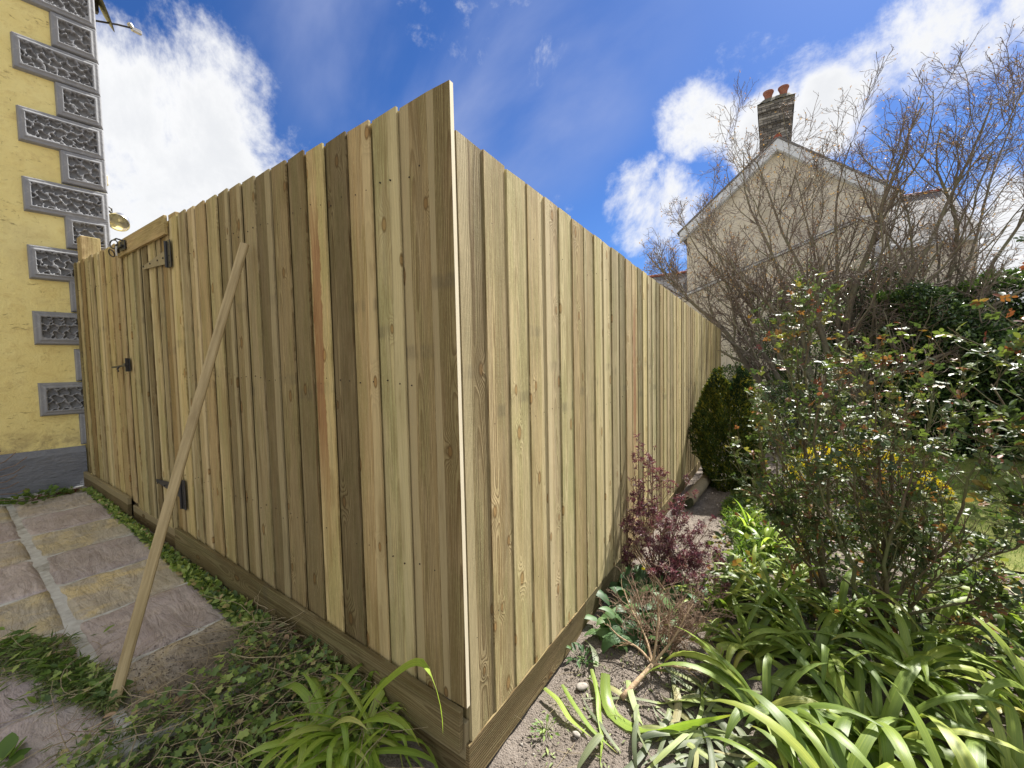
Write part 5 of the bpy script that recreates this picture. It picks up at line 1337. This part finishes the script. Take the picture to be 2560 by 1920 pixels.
# pulled weeds in a heap across the paving
def weed_pts(n):
    t = rng.random(n); x = -2.05 + .83 * t; yc = -.80 + .175 * t; w = (.030 + .035 * np.sin(t * 7) ** 2) * (1.1 - .45 * t)
    return x + rng.normal(size=n) * .02, yc + rng.normal(size=n) * w
wh = thing('weed_heap', 'line of pulled weeds and grass lying across the paving left of the timber prop', 'weeds', (-1.60, -.74, .09))
n = 3000; x, y = weed_pts(n); hh = .055 * np.exp(-((y + .80 - .175 * (x + 2.05) / .83) / .07) ** 2)
P = np.stack([x, y, floor_z(x, y) + .006 + hh * rng.random(n)], 1)
V, F, r_ = leaf_cards(P, unit(rng.normal(size=(n, 3)) * [1, 1, .35]), rdir(n, .8), rng.uniform(.02, .060, n), LEAF_Q, .12); stuff('grass', V, F, r_, MGRASS, wh)
n = 200; x, y = weed_pts(n); hh = .06 * np.exp(-((y + .80 - .175 * (x + 2.05) / .83) / .07) ** 2); P = np.stack([x, y, floor_z(x, y) + .01 + hh], 1)
wm = [mesh_from('leaf', LEAF_R[0] * [.5, 1, 1] * .05, LEAF_R[1], MWEED, True), mesh_from('leaf', IVY[0] * [.62, 1, 1] * .036, IVY[1], MIVY, False)]
for j in range(n):
    o = obj('leaf', wm[j % 2], wh, tuple(P[j] - np.array(wh.location)), (random.uniform(-.6, .6), random.uniform(-.6, .6), random.uniform(0, 6.3))); k_ = random.uniform(.6, 1.2); o.scale = (k_, k_, k_)
straws(70, weed_pts, (.08, .22), (.0008, .0018), MDEAD, wh, 'stems', .05)
# blades and leaves at the very bottom left
leafy('weed', 'broad bright weed leaves at the bottom left corner of the paving', 'weed', (-1.23, -.93, .07), 14, .06, .02, MWEED, (.05, .08))

# grit and crumbs on the paving near the planting; stones on the soil
def crumbs(n, xf, s, mat, name, label, cat, kindz=floor_z):
    x, y = xf(n); n = len(x); T = np.array([[1, 0, 0], [-.5, .8, 0], [-.6, -.7, .1], [0, .1, .9], [.1, -.1, -.7]]); Fc = np.array([[0, 1, 3], [1, 2, 3], [2, 0, 3], [1, 0, 4], [2, 1, 4], [0, 2, 4]])
    sz = rng.uniform(s[0], s[1], n) * rng.random(n) ** 1.5 + s[0]; a = rng.uniform(0, 6.28, n); c, s_ = np.cos(a), np.sin(a)
    V = T[None] * sz[:, None, None] * rng.uniform(.6, 1.4, (n, 5, 3)); X_ = V[..., 0] * c[:, None] - V[..., 1] * s_[:, None]; Y_ = V[..., 0] * s_[:, None] + V[..., 1] * c[:, None]
    V = np.stack([X_ + x[:, None], Y_ + y[:, None], V[..., 2] * .7 + kindz(x, y)[:, None]], -1).reshape(-1, 3)
    F = (Fc[None] + (np.arange(n) * 5)[:, None, None]).reshape(-1, 3)
    o = stuff(name, V, F, rng.random(n).repeat(5), mat); tag(o, label, cat); return o
def soil_pts(n):
    x = rng.uniform(.04, 1.5, n); y = rng.uniform(-.1, 4.2, n) ** 1.0; return x, y
crumbs(9000, lambda n: (rng.uniform(.035, 1.0, n), rng.uniform(.0, 1.6, n)), (.0018, .0075), MSOIL, 'soil_crumbs', 'loose crumbs of dry soil beside the fence corner', 'soil', lambda x, y: ground_z(x, y) + .001)
crumbs(4500, lambda n: (rng.uniform(.035, .9, n), rng.uniform(1.5, 4.4, n)), (.003, .011), MSOIL, 'soil_crumbs', 'loose crumbs of dry soil along the path beside the fence', 'soil', lambda x, y: ground_z(x, y) + .001)
crumbs(900, lambda n: (rng.uniform(.035, 1.1, n), rng.uniform(.0, 3.6, n)), (.002, .009), MPEB, 'small_stones', 'small pale stones scattered in the dry soil', 'stones', lambda x, y: ground_z(x, y) + .002)
crumbs(2600, lambda n: (-.98 - .55 * rng.random(n) ** 1.6, -.12 - .5 * rng.random(n)), (.0012, .0055), MSOIL, 'soil_crumbs', 'soil crumbs spilt over the last paving slab', 'soil')
crumbs(2500, lambda n: (rng.uniform(-1.0, -.03, n), rng.uniform(-.6, -.05, n)), (.0025, .010), MSOIL, 'soil_crumbs', 'soil crumbs under the ivy by the fence corner', 'soil', lambda x, y: ground_z(x, y) + .001)
def rock(name, label, cat, loc, s, mat, seed, flat=.6):
    u = np.linspace(0, 2 * np.pi, 15)[:-1]; v = np.linspace(.02, np.pi - .02, 9); U_, V_ = np.meshgrid(u, v)
    r = 1 + .5 * (fbm(np.cos(U_) * 1.6 + 5 + seed, np.sin(U_) * 1.6 + V_ * 1.4, seed) - .47)
    P = np.stack([r * np.sin(V_) * np.cos(U_) * s, r * np.sin(V_) * np.sin(U_) * s * .75, r * np.cos(V_) * s * flat], -1).reshape(-1, 3)
    ii = np.arange(14 * 9).reshape(9, 14); F = np.stack([ii[:-1], ii[1:], np.roll(ii[1:], -1, 1), np.roll(ii[:-1], -1, 1)], -1).reshape(-1, 4)
    o = obj(name, mesh_from(name, P, [F], mat, False), None, loc, (random.uniform(-.2, .2), random.uniform(-.2, .2), random.uniform(0, 6))); return tag(o, label, cat)
MCONC = noisy('old_concrete', (0.40, 0.38, 0.35), (0.22, 0.20, 0.175), 16, 0.95, 70, 0.006, 1.0, c3=(0.60, 0.59, 0.56), s3=14)
rock('stone', 'rough grey concrete lump by the corner clump at the bottom edge', 'stone', (-.705, -.315, -.125), .085, MCONC, 3)
rock('stone', 'flat pale stone on the soil near the end gravel board', 'stone', (.155, .635, -.137), .030, MPEB, 5, .35)
rock('stone', 'small rounded stone on the soil in front of the wilted leaves', 'stone', (.23, .40, -.140), .017, MPEB, 9, .5)
rock('brick_fragment', 'small orange brick fragment beside the dead twigs', 'brick fragment', (.19, .98, -.135), .022, MTERRA, 12, .5)
cap = MB().lathe([(.001, 0), (.010, .001), (.011, .005), (.009, .008), (.001, .0085)], 14).build('bottle_cap', MWHITE, None, True, (.585, .585, -.135), (.7, .2, 0)); tag(cap, 'tiny pale blue round scrap lying on the soil', 'scrap')

# low green weeds along the far side of the path
def green_pts(n):
    t = rng.random(n); y = 2.4 + 2.6 * t; return .52 + .12 * np.sin(y * 3) + np.abs(rng.normal(size=n)) * .20 + .05 * (y - 2.4), y
n = 5200; x, y = green_pts(n); P = np.stack([x, y, ground_z(x, y) + .07 * rng.random(n) ** 2], 1)
V, F, r_ = leaf_cards(P, unit(rng.normal(size=(n, 3)) * [1, 1, .6] + [0, 0, .6]), rdir(n, .5), rng.uniform(.02, .06, n), LEAF_R, .35); o = stuff('ground_cover', V, F, r_, MWEED); tag(o, 'low weeds edging the bare soil path below the conifer', 'ground cover')
def bed_pts(n): return rng.uniform(.5, 2.3, n), rng.uniform(1.6, 4.8, n)
n = 4200; x, y = bed_pts(n); k = y > 1.5; x, y = x[k], y[k]; P = np.stack([x, y, ground_z(x, y) + .10 * rng.random(len(x)) ** 1.5], 1)
V, F, r_ = leaf_cards(P, unit(rng.normal(size=(len(x), 3)) * [1, 1, .6] + [0, 0, .4]), rdir(len(x), .5), rng.uniform(.03, .07, len(x)), LEAF_R, .55); o = stuff('ground_cover', V, F, r_, MROSE); tag(o, 'leafy ground cover beneath the rose bushes', 'ground cover')
# plant litter on the soil
def lit_pts(n): return np.abs(rng.normal(size=n)) * .38 + .06, rng.uniform(.15, 2.6, n)
n = 420; x, y = lit_pts(n); P = np.stack([x, y, ground_z(x, y) + .006], 1); V, F, r_ = leaf_cards(P, unit(rng.normal(size=(n, 3)) * [1, 1, .12]), unit(rng.normal(size=(n, 3)) * .3 + [0, 0, 1]), rng.uniform(.012, .04, n), LEAF_V, .3); o = stuff('leaf_litter', V, F, r_, MWILT); tag(o, 'bits of cut leaf littering the soil', 'leaf litter')
straws(120, lit_pts, (.04, .20), (.0007, .0016), MDEAD, None, 'straw', .012)

for o in list(COL.objects):
    if o.name == 'straw': tag(o, 'dry straws scattered on the bare soil', 'straw')
leafy('weed', 'small green weed on the soil close to the fence corner gravel board', 'weed', (.115, .355, -.14), 22, .05, .03, MWEED, (.015, .03), LEAF_V, .5)
leafy('weed', 'weed tuft against the gravel board beside the dead twigs', 'weed', (.085, .80, -.14), 26, .06, .05, MBROAD, (.025, .05), LEAF_R, .4)

# lawn blades
n = 26000; x = 2.25 + 2.2 * rng.random(n); y = 3.2 + 4.2 * rng.random(n); P = np.stack([x, y, ground_z(x, y) + .018], 1)
V, F, r_ = leaf_cards(P, unit(rng.normal(size=(n, 3)) * .4 + [0, 0, 1]), rdir(n), rng.uniform(.02, .045, n), LEAF_T, .10); o = stuff('grass', V, F, r_, MWEED); tag(o, 'mown lawn grass beyond the roses at the right edge', 'grass')

# spring-tine rake head by the wall at the left edge
rk = thing('lawn_rake', 'wire-tined lawn rake standing against the wall at the left edge', 'rake', (-4.66, -.98, .42))
for i in range(15):
    a = 1.02 - i * .118; L = .56 + .05 * math.sin(i * 1.3)
    d = np.array([.0, math.cos(a), math.sin(a)]); p0 = d * .08 + np.array([.03, 0, 0]); p1 = d * L * .88 + np.array([.025, 0, -.01]); p2 = d * L + np.array([.025, 0, .028])
    MB().tube([p0, p1, p2], .0032, 6).build('tine', MBROWN, rk, True)
MB().box((.01, .02, -.05), (.05, .10, .05), .004).build('rake_socket', MBLACK, rk)
MB().tube([(.03, .04, 0), (.02, -.35, 1.2)], .014, 10).build('handle', MPROP, rk, True)

# ------------------------------------------------------------------ rose bushes
def comp(seed, mat, L=.036):
    r = np.random.default_rng(seed); pos = []; dd = []
    for t, s in ((.35, 1), (.35, -1), (.68, 1), (.68, -1), (1, 0)):
        pos.append([0, t * .05, 0]); dd.append([s * .95, .45 if s else 1, r.uniform(-.25, .15)])
    V, F, rr_ = leaf_cards(np.array(pos), np.array(dd), np.tile([0, 0, 1.], (5, 1)) + r.normal(size=(5, 3)) * .25, L * r.uniform(.75, 1.15, 5), LEAF_R, .68, np.full(5, 0.) + r.random(5) * .06)
    return V, F, rr_
CM = [mesh_from('leaf', c_[0], c_[1], MROSE, True, {'rnd': c_[2]}) for c_ in (comp(i, None) for i in range(5))]
CY = [mesh_from('leaf', c_[0], c_[1], MYOUNG, True, {'rnd': c_[2]}) for c_ in (comp(i + 9, None, .026) for i in range(3))]
def rose(label, base, stems, nl=1500, size=1.0, nobj=285):
    root = thing('rose_bush', label, 'rose bush', tuple(base), 'rose bushes in the bed')
    base = np.array(base)
    P = np.stack([spline([base + rng.normal(size=3) * [.03, .03, 0]] + [np.array(q) for q in s], 11) for s in stems]); P[:, 1:-1] += rng.normal(size=P[:, 1:-1].shape) * .012
    R = np.linspace(.0125, .0042, 11)[None] * rng.uniform(.75, 1.15, (len(stems), 1))
    P2, R2 = grow(P, R, 11, .46, .62, 7, .15, .13, .10, .58, .0020); P3, R3 = grow(P2, R2, 6, .46, .7, 5, .15, .18, .10, .7, .0013)
    V, F = merge([tubes(P, R, 8, True), tubes(P2, R2, 6), tubes(P3, R3, 4)]); obj('stems', mesh_from('stems', V - base, F, MRSTEM, True), root)
    def along(Pp, n, t0=.25):
        m = rng.integers(0, len(Pp), n); f = rng.uniform(t0, .999, n) * (Pp.shape[1] - 1); i = f.astype(int); u = (f - i)[:, None]
        a, b = Pp[m, i], Pp[m, i + 1]; return a + (b - a) * u, unit(b - a)
    pa, ta = along(P3, int(nl * .62), .1); pb, tb = along(P2, int(nl * .38), .2); pp = np.concatenate([pa, pb]); tt = np.concatenate([ta, tb])
    out = unit(np.cross(tt, rng.normal(size=tt.shape))); D = unit(out * .9 + tt * .5 + rng.normal(size=tt.shape) * .2 + [0, 0, .1]); U = unit(rng.normal(size=tt.shape) * .38 + [0, 0, 1.])
    # keep the nearest to the view as single leaves, the rest as one part
    o_ = np.argsort(np.linalg.norm(pp - CAM, axis=1) + rng.random(len(pp)) * .25)
    tipz = pp[:, 2] > np.quantile(pp[:, 2], .80)
    for c, j in enumerate(o_[:nobj]):
        me = CY[c % 3] if (tipz[j] and rng.random() < .32) else CM[c % 5]
        o = obj('leaf', me, root, tuple(pp[j] - base)); X_ = unit(np.cross(D[j], U[j])); N_ = np.cross(X_, D[j])
        o.rotation_mode = 'QUATERNION'; o.rotation_quaternion = Matrix((X_, D[j], N_)).transposed().to_quaternion(); k_ = random.uniform(.7, 1.25) * size; o.scale = (k_, k_, k_)
    r = o_[nobj:]; s_ = rng.uniform(.7, 1.2, len(r)) * size
    for grp, mt in ((r[~tipz[r]], MROSE), (r[tipz[r]][::4], MYOUNG), (np.setdiff1d(r[tipz[r]], r[tipz[r]][::4]), MROSE)):
        if not len(grp): continue
        VV = []; FF = []; RR_ = []; b = 0
        X_ = unit(np.cross(D[grp], U[grp])); N_ = np.cross(X_, D[grp]); k5 = rng.integers(0, 5, len(grp)); cv_ = [comp(i, None) for i in range(5)]
        sc_ = rng.uniform(.65, 1.15, len(grp)) * size * (1 if mt is MROSE else .75)
        for q in range(5):
            g_ = np.where(k5 == q)[0]
            if not len(g_): continue
            T, Fc, rr_ = cv_[q]
            v = pp[grp[g_]][:, None] + sc_[g_][:, None, None] * (T[None, :, 0, None] * X_[g_][:, None] + T[None, :, 1, None] * D[grp[g_]][:, None] + T[None, :, 2, None] * N_[g_][:, None])
            FF.append((Fc[None] + (np.arange(len(g_)) * len(T))[:, None, None]).reshape(-1, 3) + b); VV.append(v.reshape(-1, 3)); b += v.shape[0] * v.shape[1]; RR_.append(np.repeat(rng.random(len(g_)), len(T)))
        stuff('foliage', np.concatenate(VV), np.concatenate(FF), np.concatenate(RR_), mt, root, smooth=True)
    return root
G = -.18
rose('tall open rose bush on the left, its longest shoot rising above the others', (1.18, 2.12, G),
     [[(1.12, 2.2, .4), (1.02, 2.3, 1.0), (.98, 2.35, 1.55)], [(1.10, 2.25, .4), (1.05, 2.45, 1.0), (1.12, 2.5, 1.68)], [(1.05, 2.2, .3), (.92, 2.25, .75), (.84, 2.3, 1.12)], [(1.05, 2.1, .2), (.85, 2.1, .55), (.80, 2.12, .90)],
      [(1.2, 2.3, .4), (1.25, 2.45, 1.0), (1.30, 2.5, 1.45)], [(1.0, 2.3, .2), (.90, 2.5, .55), (.84, 2.6, .95)], [(1.15, 2.1, .4), (1.1, 2.1, .9), (1.15, 2.1, 1.25)], [(1.05, 2.0, .15), (.88, 1.95, .4), (.84, 1.92, .58)]], 960, .78)
rose('middle rose bush with thick forked boughs in front of the yellow flowers', (1.42, 1.98, G),
     [[(1.45, 2.05, .3), (1.42, 2.15, .8), (1.40, 2.2, 1.22)], [(1.5, 2.05, .3), (1.62, 2.15, .75), (1.66, 2.25, 1.15)], [(1.6, 2.0, .1), (1.8, 2.0, .3), (2.15, 2.05, .62)], [(1.55, 1.9, .0), (1.75, 1.85, .12), (2.0, 1.8, .32)], [(1.3, 1.9, .1), (1.2, 1.85, .35), (1.1, 1.8, .7)], [(1.35, 2.0, .3), (1.28, 2.0, .7), (1.22, 1.95, 1.02)],
      [(1.55, 1.95, .2), (1.7, 1.9, .55), (1.78, 1.9, .95)], [(1.4, 1.9, .2), (1.45, 1.82, .5), (1.5, 1.8, .82)], [(1.45, 2.1, .4), (1.52, 2.25, .9), (1.5, 2.3, 1.3)]], 960, .80)
rose('right-hand rose bush reaching in at the edge of the view with large glossy leaves', (2.42, 1.75, G),
     [[(2.3, 1.8, .5), (2.05, 1.85, 1.0), (1.93, 1.85, 1.40)], [(2.25, 1.75, .35), (1.98, 1.72, .75), (1.80, 1.7, 1.08)], [(2.35, 1.9, .5), (2.2, 1.9, 1.1), (2.10, 1.9, 1.62)], [(2.3, 2.0, .4), (2.05, 2.1, .8), (1.86, 2.15, 1.20)],
      [(2.45, 2.0, .3), (2.4, 2.1, .8), (2.4, 2.1, 1.3)], [(2.3, 1.7, .2), (2.05, 1.66, .42), (1.82, 1.6, .66)]], 860, .88)
rose('farther rose bush behind the others near the lawn', (1.55, 2.95, G - .01),
     [[(1.5, 3.0, .3), (1.45, 3.05, .8), (1.40, 3.1, 1.15)], [(1.6, 3.0, .3), (1.72, 3.1, .75), (1.80, 3.1, 1.05)], [(1.55, 2.9, .3), (1.55, 2.85, .8), (1.6, 2.8, 1.15)], [(1.5, 2.9, .2), (1.35, 2.9, .5), (1.22, 2.9, .85)], [(1.65, 2.9, .3), (1.8, 2.85, .6), (1.92, 2.8, .9)]], 480, .74, 200)

# ------------------------------------------------------------------ yellow and red flowers
yf = thing('flowering_plant', 'mound of bright yellow flowers behind the rose bushes', 'flowers', (1.70, 4.75, -.2))
n = 5200; x = 1.02 + 1.35 * rng.random(n); y = 4.4 + .75 * rng.random(n); top = .58 * np.clip(1 - ((x - 1.7) / .85) ** 2, .15, 1) * (.75 + .5 * fbm(x * 5, y * 5, 8))
P = np.stack([x, y, -.2 + top * (1 - .45 * rng.random(n) ** 2)], 1); V, F, r_ = leaf_cards(P, rdir(n, .5), rdir(n, .6), rng.uniform(.016, .034, n), LEAF_R, .8); stuff('petals', V, F, r_, MYFLOW, yf)
n = 2600; x = .98 + 1.45 * rng.random(n); y = 4.5 + .8 * rng.random(n); P = np.stack([x, y, -.2 + .50 * rng.random(n)], 1); V, F, r_ = leaf_cards(P, rdir(n, .4), rdir(n, .5), rng.uniform(.03, .06, n), LEAF_V, .4); stuff('foliage', V, F, r_, MCLIMB, yf)
pet = mesh_from('petal', LEAF_R[0] * [.7, 1, 1] * .06, LEAF_R[1], MRFLOW, True)
for i, (x, y, z, lb) in enumerate([(1.80, 4.35, .19, 'red tulip standing in the yellow flowers, the higher one'), (1.78, 4.30, -.02, 'red tulip low among the yellow flowers'), (1.96, 4.4, .10, 'red tulip to the right of the other two'), (.545 + .05, 3.9, .93 - .93 + .62, 'red rosebud low on the left in front of the conifer')]):
    if i == 3: continue
    t = thing('tulip', lb, 'tulip', (x, y, z))
    for k in range(6):
        o = obj('petal', pet, t, (0, 0, 0)); o.rotation_euler = (math.radians(68), 0, k * math.pi / 3); 
    MB().tube([(0, 0, 0), (.01, 0, -.1), (0, .01, z * -1 - .2)], .004, 6).build('stem', MWEED, t, True)

# ------------------------------------------------------------------ dark evergreen hedge
hd = thing('evergreen_hedge', 'tall dark glossy evergreen hedge on the right behind the roses', 'hedge', (4.6, 8.6, -.25))
n = 62000
x = rng.uniform(2.25, 8.6, n); u = rng.random(n); th = rng.uniform(-.2, math.pi / 2 + .2, n)
hgt = 2.45 + .22 * np.sin(x * 7.3) * fbm(x * 3, x * 0 + 2, 8) + .40 * (fbm(x * 1.1, x * 0, 4) - .47) * 2 + .12 * np.sin(x * 3.1) + .10 * np.clip(x - 3.5, 0, 3)
zz = -.25 + (hgt + .25) * rng.random(n) ** .8; fr = 7.55 + .30 * np.sin(x * 2.3 + zz * 1.9) + .26 * np.sin(zz * 4.2 + x * 5) * .6 + .9 * np.clip((zz / hgt) - .55, 0, 1) ** 1.6 * 2
fr = fr + np.clip(2.9 - x, 0, 1) ** 2 * 1.6
P = np.stack([x, fr + np.abs(rng.normal(size=n)) * .22, zz], 1); D = unit(rng.normal(size=(n, 3)) * .7 + [0, -.5, .15]); V, F, r_ = leaf_cards(P, D, unit(rng.normal(size=(n, 3)) * .6 + [0, -.3, .8]), rng.uniform(.05, .095, n), LEAF_V, .46)
stuff('foliage', V, F, r_, MHEDGE, hd)
n = 26000; x = rng.uniform(2.3, 9, n); y = 7.9 + 1.7 * rng.random(n); P = np.stack([x, y, 2.15 + .75 * fbm(x * 1.9, y * 1.5, 6) + .10 * np.clip(x - 3.5, 0, 3) - .10 * rng.random(n)], 1)
V, F, r_ = leaf_cards(P, unit(rng.normal(size=(n, 3)) * .7 + [0, 0, .7]), rdir(n, .6), rng.uniform(.045, .08, n), LEAF_V, .46); stuff('top_foliage', V, F, r_, MCLIMB, hd)
b = MB().box((2.6, 8.15, -.3), (8.8, 9.3, 2.1), .2); b.build('shade_core', noisy('hedge_shade', (.012, .014, .008), (.02, .02, .012), 6, 1.0, 30, .05, 1.0), hd, loc=-Vector(hd.location))  # solid near-black box painting the shade deep inside the hedge
for i in range(9):
    xx = 2.7 + i * .6; MB().tube([(xx, 8.2, -.3), (xx + .1, 8.0, .6), (xx + random.uniform(-.2, .3), 7.9, 1.5)], [.03, .022, .012], 7).build('trunk', MBARK, hd, True, loc=-Vector(hd.location))

# mid green bushes under the bare tree
def mass(name, label, cat, cx, cy, z0, z1, rx, ry, n, mat, sz=(.035, .065), seed=1, tpl=LEAF_V, holes=.0):
    root = thing(name, label, cat, (cx, cy, -.3))
    th = rng.uniform(0, 2 * math.pi, n); ph = np.arccos(rng.uniform(-.6, 1, n)); rr_ = (1 - .35 * rng.random(n) ** 2) * (1 + .45 * (fbm(th * 2.2 + seed, ph * 3, seed) - .47) * 2)
    P = np.stack([cx + rx * rr_ * np.sin(ph) * np.cos(th), cy + ry * rr_ * np.sin(ph) * np.sin(th), z0 + (z1 - z0) * (.5 + .5 * rr_ * np.cos(ph))], 1)
    if holes: k = fbm(P[:, 0] * 3 + seed, P[:, 2] * 3, seed + 3) > holes; P = P[k]
    n = len(P); V, F, r_ = leaf_cards(P, unit(rng.normal(size=(n, 3)) + [0, -.2, .3]), rdir(n, .7), rng.uniform(*sz, n), tpl, .5); stuff('foliage', V, F, r_, mat, root)
    Q = np.stack([spline([(cx + rng.normal() * .1, cy, -.3), (cx + rng.normal() * rx * .4, cy, (z0 + z1) / 2), (cx + rng.normal() * rx * .6, cy + rng.normal() * ry * .4, z1 * .9)], 8) for _ in range(14)]); V, F = tubes(Q, np.tile(np.linspace(.025, .006, 8), (14, 1)), 6)
    obj('stems', mesh_from('stems', V - np.array(root.location), F, MBARK, True), root); return root
mass('green_bush', 'mid green leafy bush below the gable, behind the bare tree', 'bush', 1.45, 9.7, .2, 3.15, .95, .6, 15000, MCLIMB, seed=3, holes=.36)
mass('green_bush', 'small dark leafy bush between the fence end and the bare tree', 'bush', .55, 9.3, -.2, 1.75, .75, .5, 9000, MCLIMB, (.03, .055), 7, holes=.38)
mass('green_bush', 'loose bush filling the gap between the conifer and the roses', 'bush', 1.35, 7.2, -.3, 1.0, .75, .4, 8000, MHEDGE, (.035, .06), 11, holes=.3)
mass('green_bush', 'tall bush merging into the hedge right of the bare tree trunk', 'bush', 2.6, 9.2, -.1, 3.1, .9, .5, 15000, MHEDGE, (.04, .07), 13, holes=.33)

# ------------------------------------------------------------------ bare tree
def tree(label, base, stems, r0, n1, n2, n3, seed, l1=.42, buds=True):
    root = thing('bare_tree', label, 'tree', tuple(base), 'bare trees')
    base = np.array(base)
    P = np.stack([spline([base + rng.normal(size=3) * [.05, .05, 0]] + [np.array(q) for q in s], 16) for s in stems]); nz_ = rng.normal(size=P.shape) * .045; nz_[:, 0] = 0; P = P + nz_
    for _ in range(1): P[:, 1:-1] = (P[:, :-2] + 2 * P[:, 1:-1] + P[:, 2:]) / 4
    R = np.linspace(1, .16, 16)[None] ** 1.1 * np.array(r0)[:, None]
    P2, R2 = grow(P, R, n1, l1, .60, 8, .24, .13, .13,   .55, .0045); P3, R3 = grow(P2, R2, n2, .50, .72, 7, .10, .22, .03, .62, .0034); P4, R4 = grow(P3, R3, n3, .52, .75, 4, .1, .24, .03, .75, .0026)
    V, F = merge([tubes(P, R, 9)]); obj('trunk', mesh_from('trunk', V - base, F, MBARK, True), root)
    V, F = merge([tubes(P2, R2, 6)]); obj('limbs', mesh_from('limbs', V - base, F, MBARK, True), root)
    V, F = merge([tubes(P3, R3, 4), tubes(P4, R4, 3)]); stuff('crown', V, F, None, MTWIG, root)
    if buds:
        t = P4[:, -1]; k = (t[:, 2] > 2.6) & (rng.random(len(t)) < .30); t = t[k]; d = unit(P4[k, -1] - P4[k, -2]); n = len(t)
        V, F, r_ = leaf_cards(np.repeat(t, 2, 0), unit(np.repeat(d, 2, 0) + rng.normal(size=(2 * n, 3)) * .6), rdir(2 * n), rng.uniform(.018, .042, 2 * n), LEAF_V, .5); stuff('buds', V, F, r_, MBUD, root)
    return root
B = (1.75, 8.6, -.3)
tree('large bare many-stemmed tree in front of the gabled house', B,
     [[(1.1, 8.55, .3), (.68, 8.5, .79), (.2, 8.5, 1.81), (-.7, 8.5, 2.7), (-1.5, 8.4, 3.75)], [(1.2, 8.6, .5), (.6, 8.6, 1.7), (.0, 8.6, 3.0), (-.8, 8.6, 4.3)],
      [(1.8, 8.6, 1.2), (1.5, 8.7, 2.6), (1.0, 8.7, 3.9), (.55, 8.6, 5.3)], [(1.9, 8.6, 1.2), (1.98, 8.6, 1.9), (2.3, 8.6, 3.1), (2.6, 8.5, 4.5), (2.85, 8.5, 5.55)],
      [(2.1, 8.5, 1.1), (2.5, 8.3, 2.1), (3.0, 8.4, 3.2), (3.4, 8.4, 4.3), (3.75, 8.4, 5.2)], [(1.85, 8.6, 1.4), (1.9, 8.7, 2.8), (1.8, 8.7, 4.1), (2.0, 8.6, 5.2)],
      [(1.5, 8.5, .9), (1.0, 8.3, 2.2), (.2, 8.2, 3.2), (-.3, 8.2, 4.0)], [(1.3, 8.5, .6), (.4, 8.3, 1.5), (-.4, 8.2, 2.4), (-1.0, 8.1, 3.1)],
       [(1.4, 8.5, 1.5), (.9, 8.5, 3.2), (.3, 8.4, 4.9), (.40, 8.4, 5.5)], [(1.2, 8.5, 1.0), (.3, 8.5, 2.9), (-.5, 8.4, 4.3)], [(1.7, 8.6, 1.5), (1.5, 8.6, 3.3), (1.3, 8.5, 4.8)],
      [(2.3, 8.3, .9), (3.0, 8.0, 1.6), (3.8, 7.8, 2.2), (4.6, 7.7, 2.9)], [(2.1, 8.2, .7), (2.8, 7.7, 1.25), (3.6, 7.4, 1.7), (4.5, 7.2, 2.1)]],
     [.085, .06, .065, .085, .07, .055, .055, .05, .06, .055, .05, .06, .05], 13, 10, 7, 4)
tree('bare arching tree rising at the right edge of the view', (3.2, 8.9, -.3),
     [[(3.25, 8.8, 1.5), (3.4, 8.7, 2.9), (3.5, 8.6, 3.2), (3.05, 8.5, 4.2), (3.1, 8.5, 5.1)], [(3.4, 8.8, 1.5), (3.9, 8.7, 2.8), (4.3, 8.6, 3.9), (4.6, 8.5, 5.0)],
      [(3.5, 8.8, 1.2), (4.3, 8.7, 2.2), (5.2, 8.6, 3.2), (6.0, 8.5, 4.0)], [(3.3, 8.8, 1.6), (3.6, 8.8, 3.0), (3.9, 8.8, 4.3), (4.1, 8.8, 5.2)]],
     [.065, .05, .05, .045], 13, 10, 7, 5, .44)
